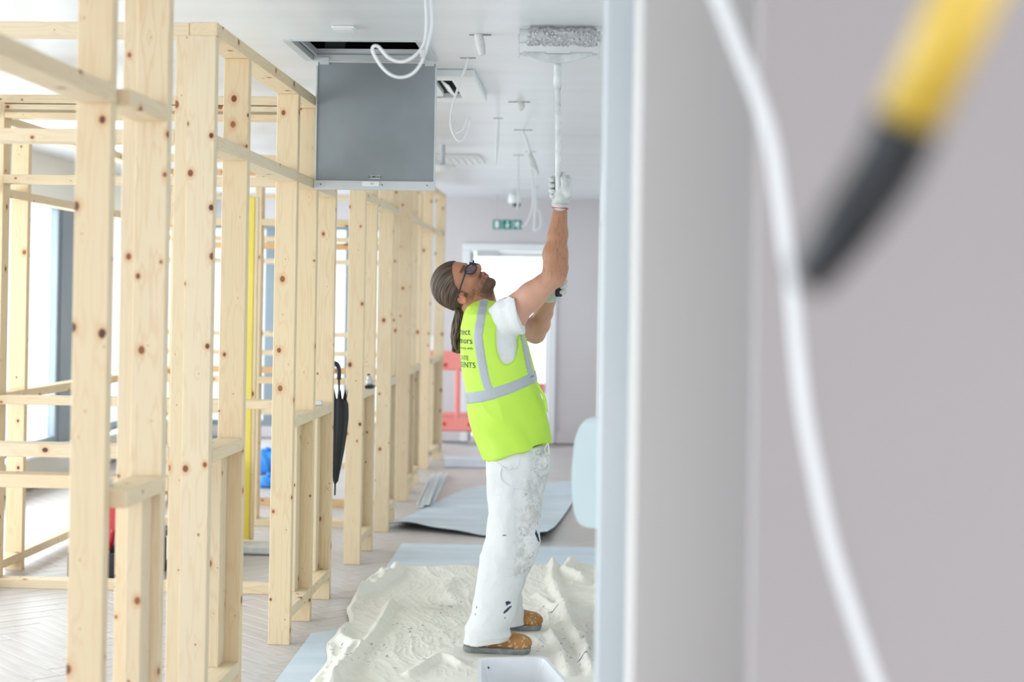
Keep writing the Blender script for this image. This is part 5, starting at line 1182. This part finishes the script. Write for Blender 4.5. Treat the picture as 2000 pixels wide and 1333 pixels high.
# ------------------------------------------------------------------ roller on its pole
M['nap'] = noisy('paint_loaded_nap', (0.48, 0.485, 0.495), (0.66, 0.665, 0.68), 60.0, rough=0.8)
M['rollplastic'] = noisy('paint_spotted_grey_plastic', (0.55, 0.57, 0.575), (0.70, 0.715, 0.72), 25.0, rough=0.5)
rl = thing('paint_roller', 'wide shaggy paint roller on a long white pole pressed to the ceiling', 'paint roller', Vector(POLE(120)))
rc = W(1092, 70, YP0); RR = 0.036; rc[2] = CEIL-RR-0.002
ra, rb = W(1016, 70, YP0)[0], W(1170, 70, YP0)[0]
slope = -ROLL
cl = lambda x: np.array([x, YP0, rc[2]+(x-rc[0])*0.0])
bm = bmesh.new(); random.seed(3)
nx, nt_ = 86, 44; rings = []
for i in range(nx+1):
    x = ra+0.028+(rb-ra-0.036)*i/nx; ring_ = []
    for k in range(nt_):
        a = 2*math.pi*k/nt_; n_ = float(vnoise(np.array([[x*95, math.cos(a)*3.6, math.sin(a)*3.6]]), 2)[0]); edge = min(1, i/5, (nx-i)/4)
        r = 0.026+0.012*n_*edge+0.003*random.random()
        z_ = rc[2]+math.sin(a)*r; z_ = min(z_, CEIL-0.0015); ring_.append(bm.verts.new((x, YP0+math.cos(a)*r, z_)))
    rings.append(ring_)
for A, B in zip(rings[:-1], rings[1:]):
    for k in range(nt_): bm.faces.new((A[k], B[k], B[(k+1) % nt_], A[(k+1) % nt_]))
bm.faces.new(rings[0]); bm.faces.new(rings[-1][::-1])
slv = bmo('sleeve', bm, M['nap'], rl, True, True)
# shaggy tufts
bm = bmesh.new()
for i in range(360):
    x = random.uniform(ra+0.032, rb-0.012); a = random.uniform(-math.pi*1.12, 0.30); r0 = 0.028; r1 = random.uniform(0.033, 0.042)
    o0 = Vector((0, math.cos(a), math.sin(a))); tx = random.uniform(-0.010, 0.010); ta = a+random.uniform(-0.22, 0.22); o1 = Vector((0, math.cos(ta), math.sin(ta)))
    p0 = Vector((x, YP0, rc[2]))+o0*r0; p1 = Vector((x+tx*0.6, YP0, rc[2]))+(o0+o1)*0.5*(r0+r1)*0.52; p2 = Vector((x+tx, YP0, rc[2]))+o1*r1
    if p2.z > CEIL-0.003: continue
    tube(bm, [p0, p1, p2], [0.0055, 0.0060, 0.0040], 5)
o = bmo('nap_tufts', bm, M['nap'], rl, True, True); o['kind'] = 'stuff'
bm = bmesh.new(); tube(bm, [Vector((ra-0.002, YP0, rc[2])), Vector((ra+0.03, YP0, rc[2]))], 0.029, 24); bmo('core', bm, M['rollplastic'], rl, False, True)
bm = bmesh.new(); tube(bm, [Vector((rb-0.006, YP0, rc[2])), Vector((rb+0.006, YP0, rc[2]))], 0.020, 20); bmo('end_cap', bm, M['rollplastic'], rl, False, True)
zb_ = W(1090, 106, YP0)[2]
def arm_(x0, x1, px_b):
    bm = bmesh.new(); pts = [Vector((x0, YP0, rc[2]+0.006)), Vector((x0, YP0, rc[2]-0.012)), Vector((x1, YP0, (rc[2]+zb_)/2-0.01)), Vector((x1, YP0, zb_-0.016))]
    ribbon(bm, pts, [0.020, 0.026, 0.020, 0.014], 0.005, Vector((0, 1, 0))); bmo('side_arm', bm, M['rollplastic'], rl, False, True)
arm_(ra-0.006, ra-0.004, 0); arm_(rb+0.010, rb+0.001, 0)
bm = bmesh.new(); pts = [Vector((ra, YP0, zb_)), Vector((rb-0.005, YP0, zb_))]; tube(bm, pts, 0.0045, 8)
for (x0, x1) in ((ra+0.012, ra+0.105), (rb-0.115, rb-0.022)): bbox(bm, (x0+x1)/2, YP0, zb_, x1-x0, 0.022, 0.017, 0.003)
bmo('cross_bar', bm, M['rollplastic'], rl, False, True)
bm = bmesh.new(); n_ = 24; up_ = []
xm_ = W(1090, 110, YP0)[0]
v0 = []
for i in range(n_+1):
    t = i/n_; x = xm_-0.125+0.25*t; b_ = zb_-0.004-0.030*(math.sin(math.pi*t)**0.8); t_ = zb_+0.001-0.004*math.sin(math.pi*t)
    for (y_, z_) in ((-0.0145, b_), (0.0145, b_), (0.0145, t_), (-0.0145, t_)): v0.append(bm.verts.new((x, YP0+y_, z_)))
for i in range(n_):
    for k in range(4): a, b_ = i*4+k, i*4+(k+1) % 4; bm.faces.new((v0[a], v0[b_], v0[b_+4], v0[a+4]))
bm.faces.new(v0[:4][::-1]); bm.faces.new(v0[-4:]); bmo('yoke', bm, M['rollplastic'], rl, False, True)
M['polew'] = noisy('paint_spotted_white_pole', (0.60, 0.62, 0.63), (0.74, 0.76, 0.77), 30.0, rough=0.4)
P_ = lambda y: Vector(POLE(y))
po = tubeobj('pole', [P_(118), P_(545)], 0.0118, M['polew'], rl, 14, path=False)
tubeobj('socket', [P_(118), P_(130), P_(150), P_(153), P_(172)], [0.0155, 0.0165, 0.0165, 0.018, 0.0165], M['polew'], po, 14, path=False)
tubeobj('locking_collar', [P_(296), P_(300)], 0.0135, M['polew'], po, 14, path=False)
for y_ in (152, 175, 206, 240, 276, 318): 
    c = P_(y_)+Vector((0.010, -0.008, 0)); bm = bmesh.new(); bmesh.ops.create_icosphere(bm, subdivisions=1, radius=0.0022); bmesh.ops.translate(bm, vec=c, verts=bm.verts); bmo('rivet', bm, M['black'], po, world=True)
tubeobj('grip', [P_(530), P_(536), P_(560), P_(576), P_(580)], [0.0145, 0.0165, 0.017, 0.0165, 0.013], M['black'], rl, 14, path=False)

# ------------------------------------------------------------------ dust sheet
ds = thing('dust_sheet', 'cream canvas dust sheet, wrinkled and paint-flecked, spread under the painter', 'dust sheet', (-0.5, 6.6, 0))
cor = [G(500, 1460), G(1150, 1460), G(1150, 1108), G(748, 1112)]
A_, B_, C_, D_ = [np.array([c.x, c.y]) for c in cor]
B_ = np.array([0.075, A_[1]]); C_ = np.array([0.085, C_[1]])
NU_, NV_ = 330, 380
u_, v_ = np.meshgrid(np.linspace(0, 1, NU_+1), np.linspace(0, 1, NV_+1))
X_ = (A_[0]*(1-u_)+B_[0]*u_)*(1-v_)+(D_[0]*(1-u_)+C_[0]*u_)*v_; Y_ = (A_[1]*(1-u_)+B_[1]*u_)*(1-v_)+(D_[1]*(1-u_)+C_[1]*u_)*v_
# uneven edges
q3 = lambda x, y, z=0.0: np.stack([x, y, x*0+z], -1)
X_ = X_+(vnoise(q3(v_*9, v_*0), 51)-0.5)*0.10*(1-u_)**3; Y_ = Y_+(vnoise(q3(u_*9, u_*0), 52)-0.5)*0.10*v_**4
h = 0.002+0*X_
h += 0.006*(vnoise(q3(X_*5, Y_*3), 53))
ridge = lambda n, p_=3.0: (1-np.abs(2*n-1))**p_
wx = X_+0.25*(vnoise(q3(X_*2.2, Y_*1.6), 54)-0.5); wy = Y_+0.3*(vnoise(q3(X_*2.0, Y_*2.0), 55)-0.5)
dens_ = 0.35+0.9*ss(-0.30, 0.0, X_)+0.5*ss(-0.75, -1.1, X_)
h += 0.013*ridge(vnoise(q3(wx*7.0+wy*2.2, wy*1.1), 56), 4)*dens_
h += 0.009*ridge(vnoise(q3(wx*9-wy*3, wy*3.0), 57), 4)*dens_
h += 0.005*ridge(vnoise(q3(wx*16+wy*5, wy*7), 58), 3)
h += 0.0035*ridge(vnoise(q3(wx*40+wy*9, wy*17), 68), 2)
h += 0.022*ridge(vnoise(q3(wx*3, wy*8.0+wx*3), 59), 5)*ss(7.1, 7.6, Y_)*ss(-0.25, -0.05, X_)
def fold(pts, w, hh):
    global h
    P2 = np.array([[G(*p).x, G(*p).y] for p in pts]); best = np.full(X_.shape, 9.0)
    for a, b in zip(P2[:-1], P2[1:]):
        d_ = b-a; t = np.clip(((X_-a[0])*d_[0]+(Y_-a[1])*d_[1])/(d_@d_), 0, 1); best = np.minimum(best, np.hypot(X_-a[0]-t*d_[0], Y_-a[1]-t*d_[1]))
    best = best+0.012*(vnoise(q3(X_*14, Y_*14), 60)-0.5); h = h+hh*np.exp(-(best/w)**2)
fold([(735, 1112), (748, 1135), (700, 1165), (660, 1185), (650, 1215)], 0.040, 0.050)
fold([(776, 1112), (770, 1130), (735, 1160), (680, 1180)], 0.028, 0.045)
fold([(655, 1200), (672, 1230), (665, 1260), (690, 1275), (660, 1320), (640, 1380)], 0.025, 0.040)
fold([(765, 1190), (740, 1235), (690, 1300), (650, 1350)], 0.022, 0.035)
fold([(640, 1190), (610, 1260), (575, 1330)], 0.035, 0.025)
fold([(880, 1140), (870, 1165), (900, 1185)], 0.05, 0.018)
fold([(1080, 1110), (1078, 1150), (1100, 1200), (1130, 1270), (1155, 1330)], 0.022, 0.045)
fold([(1050, 1175), (1100, 1215), (1140, 1205), (1160, 1200)], 0.022, 0.030)
fold([(1120, 1112), (1100, 1130), (1140, 1150)], 0.030, 0.045)
fold([(900, 1310), (860, 1290), (800, 1330)], 0.022, 0.026)
fold([(1070, 1240), (1095, 1290), (1110, 1330)], 0.020, 0.035)
fold([(1140, 1240), (1150, 1300)], 0.020, 0.035)
# pressed flat under the boots and the tray
for (x_, y_, r) in ((W(968, 1280, 6.46)[0], 6.46, 0.19), (W(990, 1240, 6.93)[0], 6.93, 0.18)):
    k_ = ss(1.0, 1.6, np.hypot((X_-x_)/r, (Y_-y_)/0.09)); h = h*k_+0.018*(1-k_)
TX, TY = -0.22, 5.70
k_ = ss(1.0, 1.5, np.maximum(np.abs(X_-TX)/0.24, np.abs(Y_-TY)/0.30)); h = h*k_+0.012*(1-k_)
edge = np.minimum(np.minimum(ss(0, 0.02, u_), ss(1, 0.98, u_)), np.minimum(ss(0, 0.02, v_), ss(1, 0.985, v_))); h = 0.011+(h-0.002)*0.85*(0.25+0.75*edge)
h += 0.0
co = np.stack([X_, Y_, h], -1).reshape(-1, 3); nV = co.shape[0]
idx = np.arange(nV).reshape(NV_+1, NU_+1); a, b, c, d = idx[:-1, :-1].ravel(), idx[:-1, 1:].ravel(), idx[1:, 1:].ravel(), idx[1:, :-1].ravel()
fq = np.stack([a, b, c, d], 1)
me = bpy.data.meshes.new('canvas'); me.from_pydata(co.tolist(), [], fq.tolist()); me.update()
cc = np.tile(np.array([0.80, 0.77, 0.70]), (nV, 1)); pz = co*np.array([1, 1, 0])
st = vnoise(pz*np.array([2.2, 2.2, 1]), 61)*0.5+vnoise(pz*np.array([7, 7, 1]), 62)*0.5; cc *= (0.95+0.09*st)[:, None]
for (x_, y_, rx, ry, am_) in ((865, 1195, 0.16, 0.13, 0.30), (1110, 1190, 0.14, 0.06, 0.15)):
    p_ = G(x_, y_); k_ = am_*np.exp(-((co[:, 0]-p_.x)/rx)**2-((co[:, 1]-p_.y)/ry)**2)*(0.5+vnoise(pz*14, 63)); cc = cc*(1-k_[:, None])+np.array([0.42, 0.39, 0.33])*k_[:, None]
fl_ = vnoise(pz*np.array([75, 40, 1]), 64); zone = np.zeros(nV)
for (x_, y_, rx, ry) in ((835, 1235, 0.22, 0.30), (700, 1290, 0.35, 0.3), (930, 1200, 0.3, 0.4), (1110, 1300, 0.2, 0.5)): p_ = G(x_, y_); zone = np.maximum(zone, np.exp(-((co[:, 0]-p_.x)/rx)**2-((co[:, 1]-p_.y)/ry)**2))
k_ = (fl_ > 0.965-0.055*zone) & (zone > 0.15); cc[k_] = cc[k_]*0.35+np.array([0.07, 0.085, 0.12])*0.65
for (x_, y_, rx, ry) in ((1079, 1209, 0.030, 0.010), (1138, 1306, 0.026, 0.014)): p_ = G(x_, y_); k_ = ((co[:, 0]-p_.x)/rx)**2+((co[:, 1]-p_.y-(co[:, 0]-p_.x)*0.9)/ry)**2+vnoise(pz*120, 66)*0.6 < 1; cc[k_] = (0.03, 0.05, 0.12)
vcol(me, cc); M['canvas'] = vmat('cream_canvas', 0.9, 0.15, 0.25, 120)
o = link('canvas', me, M['canvas'], ds, True, True)
sm = o.modifiers.new('thickness', 'SOLIDIFY'); sm.thickness = 0.003; sm.offset = -1

# ------------------------------------------------------------------ paint scuttle
M['tray'] = noisy('white_tray_plastic', (0.70, 0.71, 0.74), (0.76, 0.77, 0.80), 5.0, rough=0.35)
TB = 0.026
def tz(px, py, z): p_ = G(px, py, z); return np.array([p_.x, p_.y])
HT = 0.145
r0, r1 = tz(937, 1290, HT), tz(1063, 1287, HT); dirn = np.array([0.10, -0.42]); r2 = r1+np.array([0.105, -0.44]); r3 = r0+np.array([0.03, -0.44])
rim = [r0, r1, r2, r3]; cen = sum(rim)/4
def loopr(s, z, rad=0.05):
    out = []
    for i in range(4):
        p0, p1, p2 = rim[(i-1) % 4], rim[i], rim[(i+1) % 4]; a_ = (p0-p1)/np.linalg.norm(p0-p1); b_ = (p2-p1)/np.linalg.norm(p2-p1)
        for t in np.linspace(0, 1, 6): q_ = (1-t)**2*(p1+a_*rad)+2*t*(1-t)*p1+t*t*(p1+b_*rad); q_ = cen+(q_-cen)*s; out.append((q_[0], q_[1], z))
    return out
tt_ = thing('paint_scuttle', 'white plastic paint scuttle on the dust sheet in front of the boots', 'paint tray', (cen[0], cen[1], TB))
bm = bmesh.new(); Ls = [loopr(0.70, TB), loopr(0.97, HT), loopr(1.05, HT), loopr(1.05, HT+0.006), loopr(0.955, HT+0.006), loopr(0.70, TB+0.006)]
vr = [[bm.verts.new(p_) for p_ in L_] for L_ in Ls]; n_ = len(vr[0])
for A, B in zip(vr[:-1], vr[1:]):
    for k in range(n_): bm.faces.new((A[k], A[(k+1) % n_], B[(k+1) % n_], B[k]))
bm.faces.new(vr[0][::-1]); bm.faces.new(vr[-1]); bmesh.ops.recalc_face_normals(bm, faces=bm.faces); bmo('tray_body', bm, M['tray'], tt_, False, True)
M['wetpaint'] = noisy('wet_white_paint', (0.72, 0.73, 0.76), (0.75, 0.76, 0.79), 3.0, rough=0.12)
L_ = loopr(0.73, TB+0.02); mobj('paint', L_, [tuple(range(len(L_)))], M['wetpaint'], tt_, world=True)
p_ = G(953, 1302, 0.125); bm = bmesh.new(); bmesh.ops.create_icosphere(bm, subdivisions=2, radius=0.005)
for v in bm.verts: v.co.y *= 0.3
bmesh.ops.translate(bm, vec=(r0[0]*0.55+r1[0]*0.0+0.45*r0[0]+0.034, r0[1]-0.024, 0.122), verts=bm.verts); bmo('paint_spot', bm, M['black'], tt_, True, True)
